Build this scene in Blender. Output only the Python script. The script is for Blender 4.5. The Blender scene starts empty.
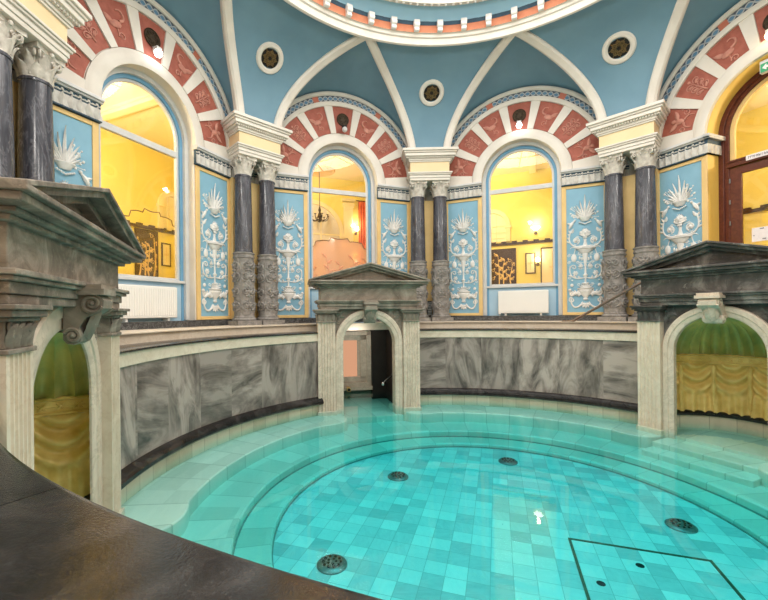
SPOT = 24.0; SPOTB = 260.0; ROOM = 110.0; EXPO = -0.17; SKYE = 7.8
import bpy, bmesh, math, random
from mathutils import Matrix, Vector
sin, cos, PI = math.sin, math.cos, math.pi
R = math.radians
random.seed(7)
sc = bpy.context.scene
COL = sc.collection

# ------------------------------------------------------------------ mesh helpers
class MB:
    def __init__(s):
        s.v = []; s.f = []; s.seed = []
    def add(s, vs, fs, M=None, seed=0.0):
        n = len(s.v)
        s.v += [tuple(M @ Vector(v)) if M else tuple(v) for v in vs]
        s.f += [tuple(i + n for i in f) for f in fs]
        s.seed += [seed] * len(fs)
        return s
    def box(s, x0, x1, y0, y1, z0, z1, M=None, seed=0.0):
        v = [(x, y, z) for z in (z0, z1) for y in (y0, y1) for x in (x0, x1)]
        return s.add(v, [(0, 2, 3, 1), (4, 5, 7, 6), (0, 1, 5, 4), (2, 6, 7, 3), (0, 4, 6, 2), (1, 3, 7, 5)], M, seed)
    def grid(s, rows, cu=False, cv=False, caps=False, M=None, seed=0.0):
        a, b = len(rows), len(rows[0])
        vs = [p for r in rows for p in r]; fs = []
        for i in range(a if cu else a - 1):
            for j in range(b if cv else b - 1):
                i2, j2 = (i + 1) % a, (j + 1) % b
                fs.append((i * b + j, i * b + j2, i2 * b + j2, i2 * b + j))
        if caps:
            fs.append(tuple(range(b))); fs.append(tuple((a - 1) * b + j for j in range(b)))
        return s.add(vs, fs, M, seed)
    def lathe(s, prof, n=20, M=None, c=(0, 0, 0), sx=1, sy=1, caps=True):
        rows = [[(c[0] + sx * r * cos(2 * PI * k / n), c[1] + sy * r * sin(2 * PI * k / n), c[2] + z) for k in range(n)] for r, z in prof]
        return s.grid(rows, cv=True, caps=caps, M=M)
    def tube(s, pts, rad, n=6, M=None, closed=False):
        P = [Vector(p) for p in pts]; k = len(P); rows = []; nv = None
        for i in range(k):
            if closed: t = P[(i + 1) % k] - P[i - 1]
            else: t = P[min(i + 1, k - 1)] - P[max(i - 1, 0)]
            if t.length < 1e-9: t = Vector((0, 0, 1))
            t.normalize()
            if nv is None:
                nv = t.orthogonal().normalized()
            else:
                nv = nv - t * nv.dot(t)
                nv = nv.normalized() if nv.length > 1e-6 else t.orthogonal().normalized()
            b = t.cross(nv); r = rad[i] if isinstance(rad, (list, tuple)) else rad
            rows.append([tuple(P[i] + (nv * cos(2 * PI * j / n) + b * sin(2 * PI * j / n)) * r) for j in range(n)])
        return s.grid(rows, cu=closed, cv=True, caps=not closed, M=M)
    def prism(s, poly, y0, y1, M=None, seed=0.0):            # polygon in x-z, extruded along y
        n = len(poly)
        v = [(x, y0, z) for x, z in poly] + [(x, y1, z) for x, z in poly]
        f = [tuple(range(n)), tuple(range(2 * n - 1, n - 1, -1))] + [(i, (i + 1) % n, n + (i + 1) % n, n + i) for i in range(n)]
        return s.add(v, f, M, seed)
    def prismz(s, poly, z0, z1, M=None, seed=0.0):           # polygon in x-y, extruded along z
        n = len(poly)
        v = [(x, y, z0) for x, y in poly] + [(x, y, z1) for x, y in poly]
        f = [tuple(range(n)), tuple(range(2 * n - 1, n - 1, -1))] + [(i, (i + 1) % n, n + (i + 1) % n, n + i) for i in range(n)]
        return s.add(v, f, M, seed)
    def sweep(s, prof, a0, a1, n, cx=0, cz=0, M=None):       # closed profile [(r, y)] swept about a y axis
        full = abs(a1 - a0) > 359.9
        k = n if full else n + 1
        rows = [[(cx + r * cos(R(a0 + (a1 - a0) * i / n)), y, cz + r * sin(R(a0 + (a1 - a0) * i / n))) for r, y in prof] for i in range(k)]
        return s.grid(rows, cu=full, cv=True, caps=not full, M=M)
    def rev(s, prof, a0, a1, n, closed=True, M=None, seed=0.0):  # profile [(r, z)] about the room's z axis
        full = abs(a1 - a0) > 359.9
        k = n if full else n + 1
        rows = [[(r * cos(R(a0 + (a1 - a0) * i / n)), r * sin(R(a0 + (a1 - a0) * i / n)), z) for r, z in prof] for i in range(k)]
        return s.grid(rows, cu=full, cv=closed, caps=(closed and not full), M=M, seed=seed)
    def ball(s, c, r, sx=1, sy=1, sz=1, n=10, m=6, M=None):
        pr = [(max(r * sin(PI * i / m), 1e-4), -r * cos(PI * i / m)) for i in range(m + 1)]
        rows = [[(c[0] + sx * q * cos(2 * PI * k / n), c[1] + sy * q * sin(2 * PI * k / n), c[2] + sz * z) for k in range(n)] for q, z in pr]
        return s.grid(rows, cv=True, caps=True, M=M)
    def leaf(s, L, W, M, curl=0.0, thick=0.012, lobes=0):    # in local x (width), z (length), bulging towards -y
        rows = []
        nz = 7
        for i in range(nz + 1):
            t = i / nz
            w = W * (sin(PI * (0.12 + 0.88 * t)) ** 0.8 if t < 1 else 0.04) * (1 + 0.12 * lobes * sin(t * 18))
            y = -curl * t * t
            z = L * t - abs(curl) * 0.5 * max(0, t - .7)
            rows.append([(-w, y, z), (-w * .5, y - thick * .6, z), (0, y - thick, z), (w * .5, y - thick * .6, z), (w, y, z), (0, y + .004, z)])
        return s.grid(rows, cv=True, caps=True, M=M)
    def build(s, name, mat, off=(0, 0, 0), bevel=0, sharp=35, seg=2):
        me = bpy.data.meshes.new(name)
        ox, oy, oz = off
        me.from_pydata([(x - ox, y - oy, z - oz) for x, y, z in s.v], [], s.f)
        if any(s.seed):
            at = me.attributes.new('seed', 'FLOAT', 'FACE')
            for i, q in enumerate(s.seed): at.data[i].value = q
        bm = bmesh.new(); bm.from_mesh(me)
        bmesh.ops.recalc_face_normals(bm, faces=bm.faces[:])
        bm.to_mesh(me); bm.free()
        for p in me.polygons: p.use_smooth = True
        me.set_sharp_from_angle(angle=R(sharp))
        me.materials.append(mat)
        o = bpy.data.objects.new(name, me); COL.objects.link(o)
        if bevel:
            b = o.modifiers.new('edge', 'BEVEL'); b.width = bevel; b.segments = seg; b.limit_method = 'ANGLE'; b.angle_limit = R(40)
        return o

def spiral(c, r0, r1, a0, turns, n=26, y=0.0, yend=None):
    out = []
    for i in range(n + 1):
        t = i / n; r = r0 + (r1 - r0) * t; a = R(a0) + turns * 2 * PI * t
        out.append((c[0] + r * cos(a), y if yend is None else y + (yend - y) * t, c[1] + r * sin(a)))
    return out
def taper(a, b, n):
    return [a + (b - a) * i / (n - 1) for i in range(n)]
def bez(p0, p1, p2, n=12, p3=None):
    o = []
    for i in range(n + 1):
        t = i / n
        if p3 is None: o.append(tuple((1 - t) ** 2 * a + 2 * t * (1 - t) * b + t * t * c for a, b, c in zip(p0, p1, p2)))
        else: o.append(tuple((1 - t) ** 3 * a + 3 * t * (1 - t) ** 2 * b + 3 * t * t * (1 - t) * c + t ** 3 * d for a, b, c, d in zip(p0, p1, p2, p3)))
    return o
def T3(x, y, z, ry=0, rz=0, s=1, rx=0):
    return Matrix.Translation((x, y, z)) @ Matrix.Rotation(R(rz), 4, 'Z') @ Matrix.Rotation(R(ry), 4, 'Y') @ Matrix.Rotation(R(rx), 4, 'X') @ Matrix.Scale(s, 4)

# frames: local x to the right as seen from the pool, y outwards, z up
def bay(az): return (0.0, 0.0, az - 90.0)
WORLD = (0.0, 0.0, 0.0)
def to_world(fr, p):
    c, s = cos(R(fr[2])), sin(R(fr[2]))
    return (fr[0] + c * p[0] - s * p[1], fr[1] + s * p[0] + c * p[1], p[2])
class Thing:
    def __init__(s, name, label, cat, fr, base, group=None, kind=None):
        s.off = base
        o = bpy.data.objects.new(name, None); COL.objects.link(o); o.empty_display_size = .1
        o.location = to_world(fr, base); o.rotation_euler = (0, 0, R(fr[2]))
        s.o = o; tag(o, label, cat, group, kind)
    def part(s, name, mb, mat, parent=None, label=None, bevel=0, sharp=35):
        o = mb.build(name, mat, s.off, bevel, sharp); o.parent = parent or s.o
        if label: o['label'] = label
        return o
def tag(o, label=None, cat=None, group=None, kind=None):
    if label: o['label'] = label
    if cat: o['category'] = cat
    if group: o['group'] = group
    if kind: o['kind'] = kind
    return o
def solo(name, mb, mat, fr, base, label, cat, group=None, kind=None, bevel=0, sharp=35):
    o = mb.build(name, mat, base, bevel, sharp)
    o.location = to_world(fr, base); o.rotation_euler = (0, 0, R(fr[2]))
    return tag(o, label, cat, group, kind)
def struct(name, mb, mat, fr=WORLD, parent=None, bevel=0, sharp=35):
    o = mb.build(name, mat, (0, 0, 0), bevel, sharp)
    if parent: o.parent = parent
    else:
        o.location = (fr[0], fr[1], 0); o.rotation_euler = (0, 0, R(fr[2])); o['kind'] = 'structure'
    return o
def copy_tree(o, parent=None):
    c = o.copy(); COL.objects.link(c)
    if parent: c.parent = parent
    for ch in list(o.children): copy_tree(ch, c)
    return c
def place(o, fr, base, label=None, group=None):
    o.location = to_world(fr, base); o.rotation_euler = (0, 0, R(fr[2]))
    if label: o['label'] = label
    if group: o['group'] = group
    return o

# ------------------------------------------------------------------ materials
class N:
    def __init__(s, name):
        s.m = bpy.data.materials.new(name); s.m.use_nodes = True
        s.t = s.m.node_tree; s.t.nodes.clear()
        s.out = s.t.nodes.new('ShaderNodeOutputMaterial')
    def n(s, typ, **kw):
        q = s.t.nodes.new('ShaderNode' + typ)
        for k, v in kw.items(): setattr(q, k, v)
        return q
    def l(s, a, b): s.t.links.new(a, b)
    def val(s, sock, v):
        if hasattr(v, 'is_output') or isinstance(v, bpy.types.NodeSocket): s.l(v, sock)
        else: sock.default_value = v
    def math(s, op, a, b=0.0, c=None):
        q = s.n('Math', operation=op); s.val(q.inputs[0], a); s.val(q.inputs[1], b)
        if c is not None: s.val(q.inputs[2], c)
        return q.outputs[0]
    def vmath(s, op, a, b=(0, 0, 0)):
        q = s.n('VectorMath', operation=op); s.val(q.inputs[0], a)
        if op == 'SCALE': s.val(q.inputs[3], b)
        else: s.val(q.inputs[1], b)
        return q.outputs[0]
    def pos(s): return s.n('NewGeometry').outputs['Position']
    def noise(s, v, scale, detail=5, distort=0.0, rough=.55):
        q = s.n('TexNoise'); s.l(v, q.inputs['Vector']); q.inputs['Scale'].default_value = scale
        q.inputs['Detail'].default_value = detail; q.inputs['Distortion'].default_value = distort; q.inputs['Roughness'].default_value = rough
        return q.outputs['Fac']
    def ramp(s, f, stops):
        q = s.n('ValToRGB'); e = q.color_ramp.elements
        while len(e) < len(stops): e.new(.5)
        for el, (p, c) in zip(e, stops):
            el.position = p; el.color = (*c, 1) if len(c) == 3 else c
        s.l(f, q.inputs[0]); return q.outputs[0]
    def mix(s, f, a, b, blend='MIX'):
        q = s.n('Mix', data_type='RGBA', blend_type=blend)
        s.val(q.inputs[0], f)
        for k, x in ((6, a), (7, b)):
            if isinstance(x, tuple): q.inputs[k].default_value = (*x[:3], 1)
            else: s.l(x, q.inputs[k])
        return q.outputs[2]
    def bump(s, h, strength=.3, dist=.02):
        q = s.n('Bump'); q.inputs['Strength'].default_value = strength; q.inputs['Distance'].default_value = dist
        s.l(h, q.inputs['Height']); return q.outputs[0]
    def bsdf(s, col, rough=.5, metal=0.0, bump=None, spec=.5, emit=None, es=0.0, coat=0.0):
        q = s.n('BsdfPrincipled')
        if isinstance(col, tuple): q.inputs['Base Color'].default_value = (*col[:3], 1)
        else: s.l(col, q.inputs['Base Color'])
        s.val(q.inputs['Roughness'], rough); q.inputs['Metallic'].default_value = metal
        q.inputs['Specular IOR Level'].default_value = spec
        if coat: q.inputs['Coat Weight'].default_value = coat; q.inputs['Coat Roughness'].default_value = .08
        if bump is not None: s.l(bump, q.inputs['Normal'])
        if emit: q.inputs['Emission Color'].default_value = (*emit, 1); q.inputs['Emission Strength'].default_value = es
        s.l(q.outputs[0], s.out.inputs[0]); return s.m

def plain(name, c1, c2=None, scale=3.0, rough=.6, metal=0.0, lo=.35, hi=.65, detail=6, distort=.0, bump=0.0, bscale=40, spec=.4, coat=0.0):
    m = N(name); p = m.pos()
    if c2 is None: c2 = tuple(x * .86 for x in c1)
    col = m.ramp(m.noise(p, scale, detail, distort), [(lo, c2), (hi, c1)])
    b = m.bump(m.noise(p, bscale, 4), bump, .02) if bump else None
    return m.bsdf(col, rough, metal, b, spec, coat=coat)

def stone(name, dark, mid, light, scale=2.2, rough=.65, bump=.25):
    m = N(name); p = m.pos()
    a = m.noise(p, scale, 9, 1.2, .65); b = m.noise(p, scale * 6, 6, .5, .6)
    col = m.ramp(a, [(.30, dark), (.5, mid), (.68, light)])
    col = m.mix(m.math('MULTIPLY', b, .5), col, dark)
    w = m.ramp(m.noise(p, scale * 3.3, 8, 2.0, .7), [(.60, (0, 0, 0)), (.70, (1, 1, 1))])
    col = m.mix(m.math('MULTIPLY', w, .75), col, light)
    return m.bsdf(col, rough, 0, m.bump(b, bump, .02), .35)

def marble(name, base, vein, dark, scale=3.0, rough=.25, stretch=(1, 1, 1), coat=0.0, vein_amt=.7, spec=.5):
    m = N(name); p = m.vmath('MULTIPLY', m.pos(), stretch)
    a = m.noise(p, scale, 8, 1.5, .6)
    col = m.ramp(a, [(.3, dark), (.62, base)])
    v = m.noise(p, scale * .8, 10, 2.5, .62)
    line = m.math('ABSOLUTE', m.math('SUBTRACT', v, .5))
    f = m.ramp(line, [(0.0, (1, 1, 1)), (.035, (0, 0, 0))])
    col = m.mix(m.math('MULTIPLY', f, vein_amt), col, vein)
    return m.bsdf(col, rough, 0, None, spec, coat=coat)

def slab_marble(name, ramp, rough=.28):
    m = N(name); sd = m.n('Attribute', attribute_name='seed').outputs['Fac']
    sp = m.n('SeparateXYZ'); m.l(m.pos(), sp.inputs[0]); uv = m.n('CombineXYZ')
    m.l(m.math('MULTIPLY', m.math('ARCTAN2', sp.outputs[1], sp.outputs[0]), 3.72), uv.inputs[0]); m.l(sp.outputs[2], uv.inputs[1])
    rot = m.n('VectorRotate', rotation_type='Z_AXIS'); m.l(uv.outputs[0], rot.inputs['Vector'])
    m.l(m.math('ADD', m.math('MULTIPLY', m.math('FLOOR', m.math('MULTIPLY', sd, 3.99)), PI / 2), m.math('MULTIPLY', m.math('SUBTRACT', m.math('FRACT', m.math('MULTIPLY', sd, 13.7)), .5), .5)), rot.inputs['Angle'])
    cx = m.n('CombineXYZ'); m.l(m.math('MULTIPLY', sd, 31.0), cx.inputs[0]); m.l(m.math('MULTIPLY', sd, 17.0), cx.inputs[1]); m.l(m.math('MULTIPLY', sd, 53.0), cx.inputs[2])
    p = m.vmath('ADD', rot.outputs[0], cx.outputs[0])
    w = m.n('TexWave', wave_type='BANDS', bands_direction='X'); m.l(p, w.inputs['Vector'])
    w.inputs['Scale'].default_value = .55; w.inputs['Distortion'].default_value = 14.0; w.inputs['Detail'].default_value = 6.0; w.inputs['Detail Scale'].default_value = .7; w.inputs['Detail Roughness'].default_value = .62
    n2 = m.noise(m.vmath('MULTIPLY', p, (1, .26, 1)), 4.6, 9, 1.3, .66)
    f = m.math('ADD', m.math('MULTIPLY', w.outputs['Fac'], .14), m.math('MULTIPLY', n2, .86))
    col = m.ramp(f, ramp)
    br = m.math('ADD', .80, m.math('MULTIPLY', m.math('FRACT', m.math('MULTIPLY', sd, 7.31)), .35))
    col = m.mix(1.0, col, m.n('CombineXYZ').outputs[0], 'MIX') if False else col
    c2 = m.n('CombineColor'); [m.l(br, c2.inputs[k]) for k in range(3)]
    col = m.mix(1.0, col, c2.outputs[0], 'MULTIPLY')
    return m.bsdf(col, rough, 0, None, .5)

def tiles(name, size, radial, stops, grout, rough=.35, warm=None):
    m = N(name); p = m.pos()
    sp = m.n('SeparateXYZ')
    if radial:
        m.l(p, sp.inputs[0])
        ang = m.math('MULTIPLY', m.math('ARCTAN2', sp.outputs[1], sp.outputs[0]), 180 / PI / size)
        cb = m.n('CombineXYZ'); m.l(ang, cb.inputs[0])
        rr = m.math('SQRT', m.math('ADD', m.math('MULTIPLY', sp.outputs[0], sp.outputs[0]), m.math('MULTIPLY', sp.outputs[1], sp.outputs[1])))
        m.l(m.math('FLOOR', m.math('MULTIPLY', rr, 3.0)), cb.inputs[1])
        q = cb.outputs[0]
    else:
        rt = m.n('VectorRotate', rotation_type='Z_AXIS'); m.l(m.vmath('SUBTRACT', p, (.546, -.27, 0)), rt.inputs['Vector']); rt.inputs['Angle'].default_value = R(17.17)
        q = m.vmath('MULTIPLY', rt.outputs[0], (1 / size, 1 / size, 0))
    fl = m.vmath('FLOOR', q)
    wn = m.n('TexWhiteNoise', noise_dimensions='3D'); m.l(fl, wn.inputs['Vector'])
    pv = m.vmath('ADD', p, m.vmath('SCALE', wn.outputs['Color'], 12.0))
    st = m.n('VectorRotate', rotation_type='Z_AXIS'); m.l(pv, st.inputs['Vector']); m.l(m.math('MULTIPLY', m.math('FLOOR', m.math('MULTIPLY', wn.outputs['Value'], 4)), PI / 2), st.inputs['Angle'])
    v = m.noise(m.vmath('MULTIPLY', st.outputs[0], (1, 3, 1)), 5.0, 6, 1.6, .6)
    f = m.math('ADD', m.math('MULTIPLY', wn.outputs['Value'], .62), m.math('MULTIPLY', v, .45))
    col = m.ramp(f, stops)
    if warm:
        col = m.mix(m.math('MULTIPLY', m.math('GREATER_THAN', m.n('SeparateColor').outputs[0], 2.0), 0.0), col, warm) if False else m.mix(m.ramp(m.noise(p, .9, 3), [(.52, (0, 0, 0)), (.66, (.75, .75, .75))]), col, warm)
    fr = m.vmath('FRACTION', q); s2 = m.n('SeparateXYZ'); m.l(fr, s2.inputs[0])
    ex = m.math('MINIMUM', s2.outputs[0], m.math('SUBTRACT', 1.0, s2.outputs[0]))
    if not radial:
        ey = m.math('MINIMUM', s2.outputs[1], m.math('SUBTRACT', 1.0, s2.outputs[1])); ex = m.math('MINIMUM', ex, ey)
    g = m.math('LESS_THAN', ex, .016)
    col = m.mix(m.math('MULTIPLY', g, .7), col, grout)
    return m.bsdf(col, rough, 0, None, .4)

def emis(name, c, s):
    m = N(name); e = m.n('Emission'); e.inputs[0].default_value = (*c, 1); e.inputs[1].default_value = s
    m.l(e.outputs[0], m.out.inputs[0]); return m.m

def glassy(name, tint, rough=0.0, f0=.04, strength=1.0, absorb=None, ripple=0.0, body=None, body_amt=0.0):
    m = N(name); g = m.n('NewGeometry')
    nrm = None
    if ripple:
        nrm = m.bump(m.noise(m.pos(), 2.2, 3, .6), ripple, .03)
    d = m.n('VectorMath', operation='DOT_PRODUCT'); m.l(g.outputs['Incoming'], d.inputs[0]); m.l(g.outputs['Normal'], d.inputs[1])
    c = m.math('ABSOLUTE', d.outputs['Value'])
    fr = m.math('ADD', f0, m.math('MULTIPLY', m.math('POWER', m.math('SUBTRACT', 1.0, c), 5.0), (1 - f0) * strength))
    tr = m.n('BsdfTransparent'); tr.inputs[0].default_value = (*tint, 1)
    gl = m.n('BsdfGlossy'); gl.inputs['Roughness'].default_value = rough; gl.inputs[0].default_value = (1, 1, 1, 1)
    if nrm: m.l(nrm, gl.inputs['Normal'])
    under = tr.outputs[0]
    if body:
        df = m.n('BsdfDiffuse'); df.inputs[0].default_value = (*body, 1)
        tl = m.n('BsdfTranslucent'); tl.inputs[0].default_value = (*body, 1)
        a = m.n('MixShader'); a.inputs[0].default_value = .5; m.l(df.outputs[0], a.inputs[1]); m.l(tl.outputs[0], a.inputs[2])
        b = m.n('MixShader'); b.inputs[0].default_value = body_amt; m.l(tr.outputs[0], b.inputs[1]); m.l(a.outputs[0], b.inputs[2]); under = b.outputs[0]
    mx = m.n('MixShader'); m.l(fr, mx.inputs[0]); m.l(under, mx.inputs[1]); m.l(gl.outputs[0], mx.inputs[2])
    m.l(mx.outputs[0], m.out.inputs[0])
    if absorb:
        va = m.n('VolumeAbsorption'); va.inputs[0].default_value = (*absorb[0], 1); va.inputs[1].default_value = absorb[1]
        m.l(va.outputs[0], m.out.inputs[1])
    return m.m

WHITE = plain('white_plaster', (.74, .70, .64), (.66, .62, .56), 2.5, .6)
CREAM = plain('cream_plaster', (.80, .64, .40), (.76, .60, .36), 3, .6)
OCHRE = plain('ochre_paint', (.78, .55, .24), (.70, .48, .20), 3, .6)
BLUE = plain('ceiling_blue', (.170, .305, .400), (.140, .262, .350), 1.3, .7)
SKYBLUE = plain('dome_light_blue', (.33, .56, .72), (.30, .52, .68), 2, .7)
PANELBLUE = plain('panel_blue', (.235, .445, .585), (.205, .40, .53), 4, .6)
BAND = plain('window_blue', (.165, .365, .56), (.14, .33, .51), 4, .55)
PALEBLUE = plain('apron_blue', (.40, .58, .72), (.36, .54, .68), 3, .6)
GREYWHITE = plain('reveal_grey_white', (.66, .66, .66), (.58, .58, .58), 4, .5)
RED = plain('terracotta_red', (.40, .125, .09), (.31, .088, .062), 9, .7, bump=.15)
REDLINE = plain('terracotta_relief', (.58, .27, .21), (.46, .19, .145), 14, .7)
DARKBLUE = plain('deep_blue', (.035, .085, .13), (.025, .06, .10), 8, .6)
LEAFGREY = plain('stucco_grey', (.66, .64, .60), (.50, .48, .45), 10, .7)
STUCCO = plain('stucco_white', (.78, .77, .75), (.68, .67, .65), 12, .6)
GREYCARVE = stone('carved_grey_stone', (.15, .14, .13), (.30, .28, .262), (.46, .435, .41), 6, .6)
COLMARB = marble('column_dark_marble', (.080, .082, .100), (.20, .20, .23), (.030, .030, .040), 4, .22, (1.4, 1.4, .35), 0, .5)
CAPMARB = plain('capital_stone', (.70, .66, .60), (.46, .43, .38), 14, .6, bump=.2)
def rim_mat():
    m = N('rim_dark_marble'); p = m.pos()
    a = m.noise(m.vmath('MULTIPLY', p, (1.6, 1, 1)), 2.0, 9, 2.0, .62)
    col = m.ramp(a, [(.36, (.008, .0075, .008)), (.52, (.021, .0195, .0195)), (.68, (.050, .046, .045))])
    g = m.noise(p, 160, 3, 0, .6)
    col = m.mix(m.ramp(g, [(.55, (0, 0, 0)), (.75, (.14, .14, .14))]), col, (.16, .15, .15))
    ro = m.math('ADD', .10, m.math('MULTIPLY', g, .16))
    return m.bsdf(col, ro, 0, m.bump(g, .12, .004), .4)
DARKCAP = rim_mat()
PLINTH = marble('plinth_dark_stone', (.06, .06, .062), (.26, .26, .26), (.02, .02, .022), 9, .3, (1, 1, 1), 0, .7)
SLAB = slab_marble('grey_slab_marble', [(.32, (.085, .070, .063)), (.42, (.205, .171, .153)), (.50, (.305, .255, .229)), (.60, (.44, .372, .335))])
PALEM = marble('pale_marble', (.78, .68, .56), (.62, .50, .38), (.66, .55, .43), 3, .35, (1, 1, 1), 0, .5)
ARCHM = marble('arch_marble', (.72, .61, .50), (.46, .38, .30), (.56, .465, .37), 4, .45, (1, 1, 1), 0, .6)
STONEC = stone('aedicule_stone_beige', (.14, .118, .095), (.295, .252, .205), (.47, .41, .34), 2.4)
STONEL = stone('aedicule_stone_brown', (.10, .083, .069), (.245, .205, .168), (.50, .43, .36), 3.4)
STONER = stone('aedicule_stone_dark', (.052, .048, .046), (.118, .106, .098), (.36, .335, .31), 2.6)
GOLD = plain('niche_gold', (.98, .73, .27), (.78, .54, .16), 6, .33, .05, bump=.25, bscale=25)
GOLDGREEN = plain('shell_gold_green', (.80, .70, .26), (.44, .50, .20), 3, .36, .05, bump=.2, bscale=20)
FLOORT = tiles('pool_floor_tiles', .1762, False, [(.15, (.46, .49, .50)), (.5, (.70, .72, .72)), (.85, (.86, .87, .85))], (.36, .38, .38))
RINGT = tiles('pool_ring_marble', 7.0, True, [(.2, (.60, .59, .51)), (.5, (.69, .68, .60)), (.85, (.78, .76, .67))], (.40, .40, .34))
STRIPT = tiles('pool_wall_tiles', 3.6, True, [(.2, (.56, .49, .36)), (.5, (.70, .62, .48)), (.85, (.80, .73, .60))], (.36, .31, .24))
WATER = glassy('pool_water', (1, 1, 1), 0.0, .02, .85, absorb=((.09, .89, .92), 2.05), ripple=.03)
GLASS = glassy('window_glass', (1, 1, 1), 0.0, .035, .8)
YELLOW = plain('corridor_yellow', (.92, .80, .27), (.90, .77, .23), 1.5, .7)
YCEIL = plain('corridor_ceiling', (.93, .86, .62), (.92, .83, .56), 1.5, .7)
YPALE = plain('corridor_pale_trim', (.92, .82, .55), (.90, .78, .48), 2, .6)
WOOD = plain('door_red_brown', (.135, .035, .020), (.085, .020, .012), 12, .35, distort=1)
BROWN = plain('brown_panel', (.060, .028, .016), (.035, .015, .010), 5, .3)
GILT = plain('gilt_line', (.85, .62, .26), (.70, .48, .18), 10, .5)
RADI = plain('radiator_white', (.84, .83, .80), (.82, .81, .78), 3, .35)
CHROME = plain('chrome', (.75, .75, .75), (.7, .7, .7), 4, .15, 1.0)
BRONZE = plain('bronze_rail', (.23, .16, .125), (.17, .115, .09), 8, .3, .6)
GRILLE = plain('bronze_grille', (.070, .045, .022), (.030, .020, .012), 30, .5, .4)
BLACK = plain('black_void', (.012, .011, .010), (.008, .008, .007), 10, .7)
STEEL = plain('drain_steel', (.24, .26, .26), (.16, .18, .18), 20, .4, .7)
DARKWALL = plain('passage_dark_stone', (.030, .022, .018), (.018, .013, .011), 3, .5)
PINK = glassy('pink_etched_glass', (1, .80, .66), .1, .04, .6, body=(.95, .73, .60), body_amt=.68)
PINKLIT = emis('lit_pink_pane', (1.0, .50, .29), .78)
PAPER = plain('paper', (.86, .82, .84), (.80, .76, .78), 20, .7)
INK = plain('ink', (.22, .22, .25), (.16, .16, .2), 30, .7)
ORANGE = plain('dome_frieze_orange', (.62, .23, .12), (.54, .19, .10), 6, .6)
CURTAIN = plain('orange_red_curtain', (.80, .17, .04), (.70, .13, .03), 6, .7)
LAMPW = emis('lamp_white', (1, .95, .9), 18)
LAMPO = emis('lamp_warm', (1, .72, .35), 18)
GLOBE = emis('globe_warm', (1, .86, .62), 14)
SKYLT = emis('skylight_daylight', (1, .945, .885), SKYE)
GREENS = plain('exit_sign_green', (.03, .36, .17), (.03, .32, .15), 10, .5)

DRAINS = [(-.982, 1.133, .135, 'steel floor drain straight in front of the open arch'), (-1.654, -.666, .13, 'steel floor drain closest to the dark marble rim'),
          (.61, 1.652, .13, 'steel floor drain farthest from the dark marble rim'), (1.739, -.025, .13, 'steel floor drain beyond the corner of the square hatch')]
plain_bronze = plain('bronze_tracery', (.20, .13, .05), (.12, .075, .03), 20, .45, .5)
def band_mat():
    m = N('guilloche_band'); tc = m.n('TexCoord'); sp = m.n('SeparateXYZ'); m.l(tc.outputs['Object'], sp.inputs[0])
    a = m.math('ARCTAN2', sp.outputs[2], sp.outputs[0])
    r = m.math('SQRT', m.math('ADD', m.math('MULTIPLY', sp.outputs[0], sp.outputs[0]), m.math('MULTIPLY', sp.outputs[2], sp.outputs[2])))
    u = m.math('MULTIPLY', a, 48.0); v = m.math('MULTIPLY', m.math('SUBTRACT', r, 1.735), 24.0)
    s1 = m.math('ABSOLUTE', m.math('SUBTRACT', v, m.math('SINE', u)))
    s2 = m.math('ABSOLUTE', m.math('ADD', v, m.math('SINE', u)))
    f = m.math('LESS_THAN', m.math('MINIMUM', s1, s2), .30)
    inner = m.math('LESS_THAN', m.math('ABSOLUTE', v), m.math('SUBTRACT', m.math('ABSOLUTE', m.math('SINE', u)), .3))
    col = m.mix(inner, (.055, .075, .11), (.10, .22, .36))
    col = m.mix(f, col, (.40, .43, .45))
    ros = m.math('GREATER_THAN', m.math('SINE', m.math('MULTIPLY', a, 7.33)), .965)
    col = m.mix(ros, col, (.52, .16, .10))
    return m.bsdf(col, .6)
BANDPAT = band_mat()

HW = 2.085           # half width of a bay wall
SPZ = 3.12           # springing height of the window arches
NAMES = {22.5: 'east', 67.5: 'northeast', 112.5: 'north', 157.5: 'northwest', 202.5: 'west', 247.5: 'southwest', 292.5: 'south', 337.5: 'southeast'}
OPEN = {22.5: .88, 67.5: .80, 112.5: .80, 157.5: .80}

# ------------------------------------------------------------------ the octagonal hall
for az, nm in NAMES.items():
    w = MB(); ho = OPEN.get(az)
    if ho is None:
        w.box(-HW - .1, HW + .1, 5.02, 5.38, -1.0, 5.05)
    else:
        y0, y1, zt, zb = 5.02, 5.38, 5.05, -.06
        xs = [HW + .1] + [ho] + [ho * cos(PI * i / 24) for i in range(25)] + [-ho] + [-HW - .1]
        zs = [zb] + [zb] + [SPZ + ho * sin(PI * i / 24) for i in range(25)] + [zb] + [zb]
        xs = [HW + .1, ho] + [ho * cos(PI * i / 24) for i in range(25)] + [-ho, -HW - .1]
        top = [(HW + .1, zt), (ho + .001, zt)] + [(ho * cos(PI * i / 24), zt) for i in range(25)] + [(-ho - .001, zt), (-HW - .1, zt)]
        bot = [(HW + .1, zb), (ho, zb)] + [(ho * cos(PI * i / 24), SPZ + ho * sin(PI * i / 24)) for i in range(25)] + [(-ho, zb), (-HW - .1, zb)]
        rows = [[(b[0], y0, b[1]), (t[0], y0, t[1]), (t[0], y1, t[1]), (b[0], y1, b[1])] for b, t in zip(bot, top)]
        w.grid(rows, cv=True, caps=True)
    struct('wall_' + nm, w, WHITE, bay(az))
    b = MB()                                          # dark stone skirting
    if ho is None or az == 22.5:
        if az == 22.5:
            b.box(-HW, -.9, 4.985, 5.03, 0, .11); b.box(.9, HW, 4.985, 5.03, 0, .11)
        else: b.box(-HW, HW, 4.985, 5.03, 0, .11)
    else: b.box(-HW, HW, 4.985, 5.03, 0, .11)
    struct('baseboard_' + nm, b, PLINTH, bay(az))
k = 0
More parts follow.
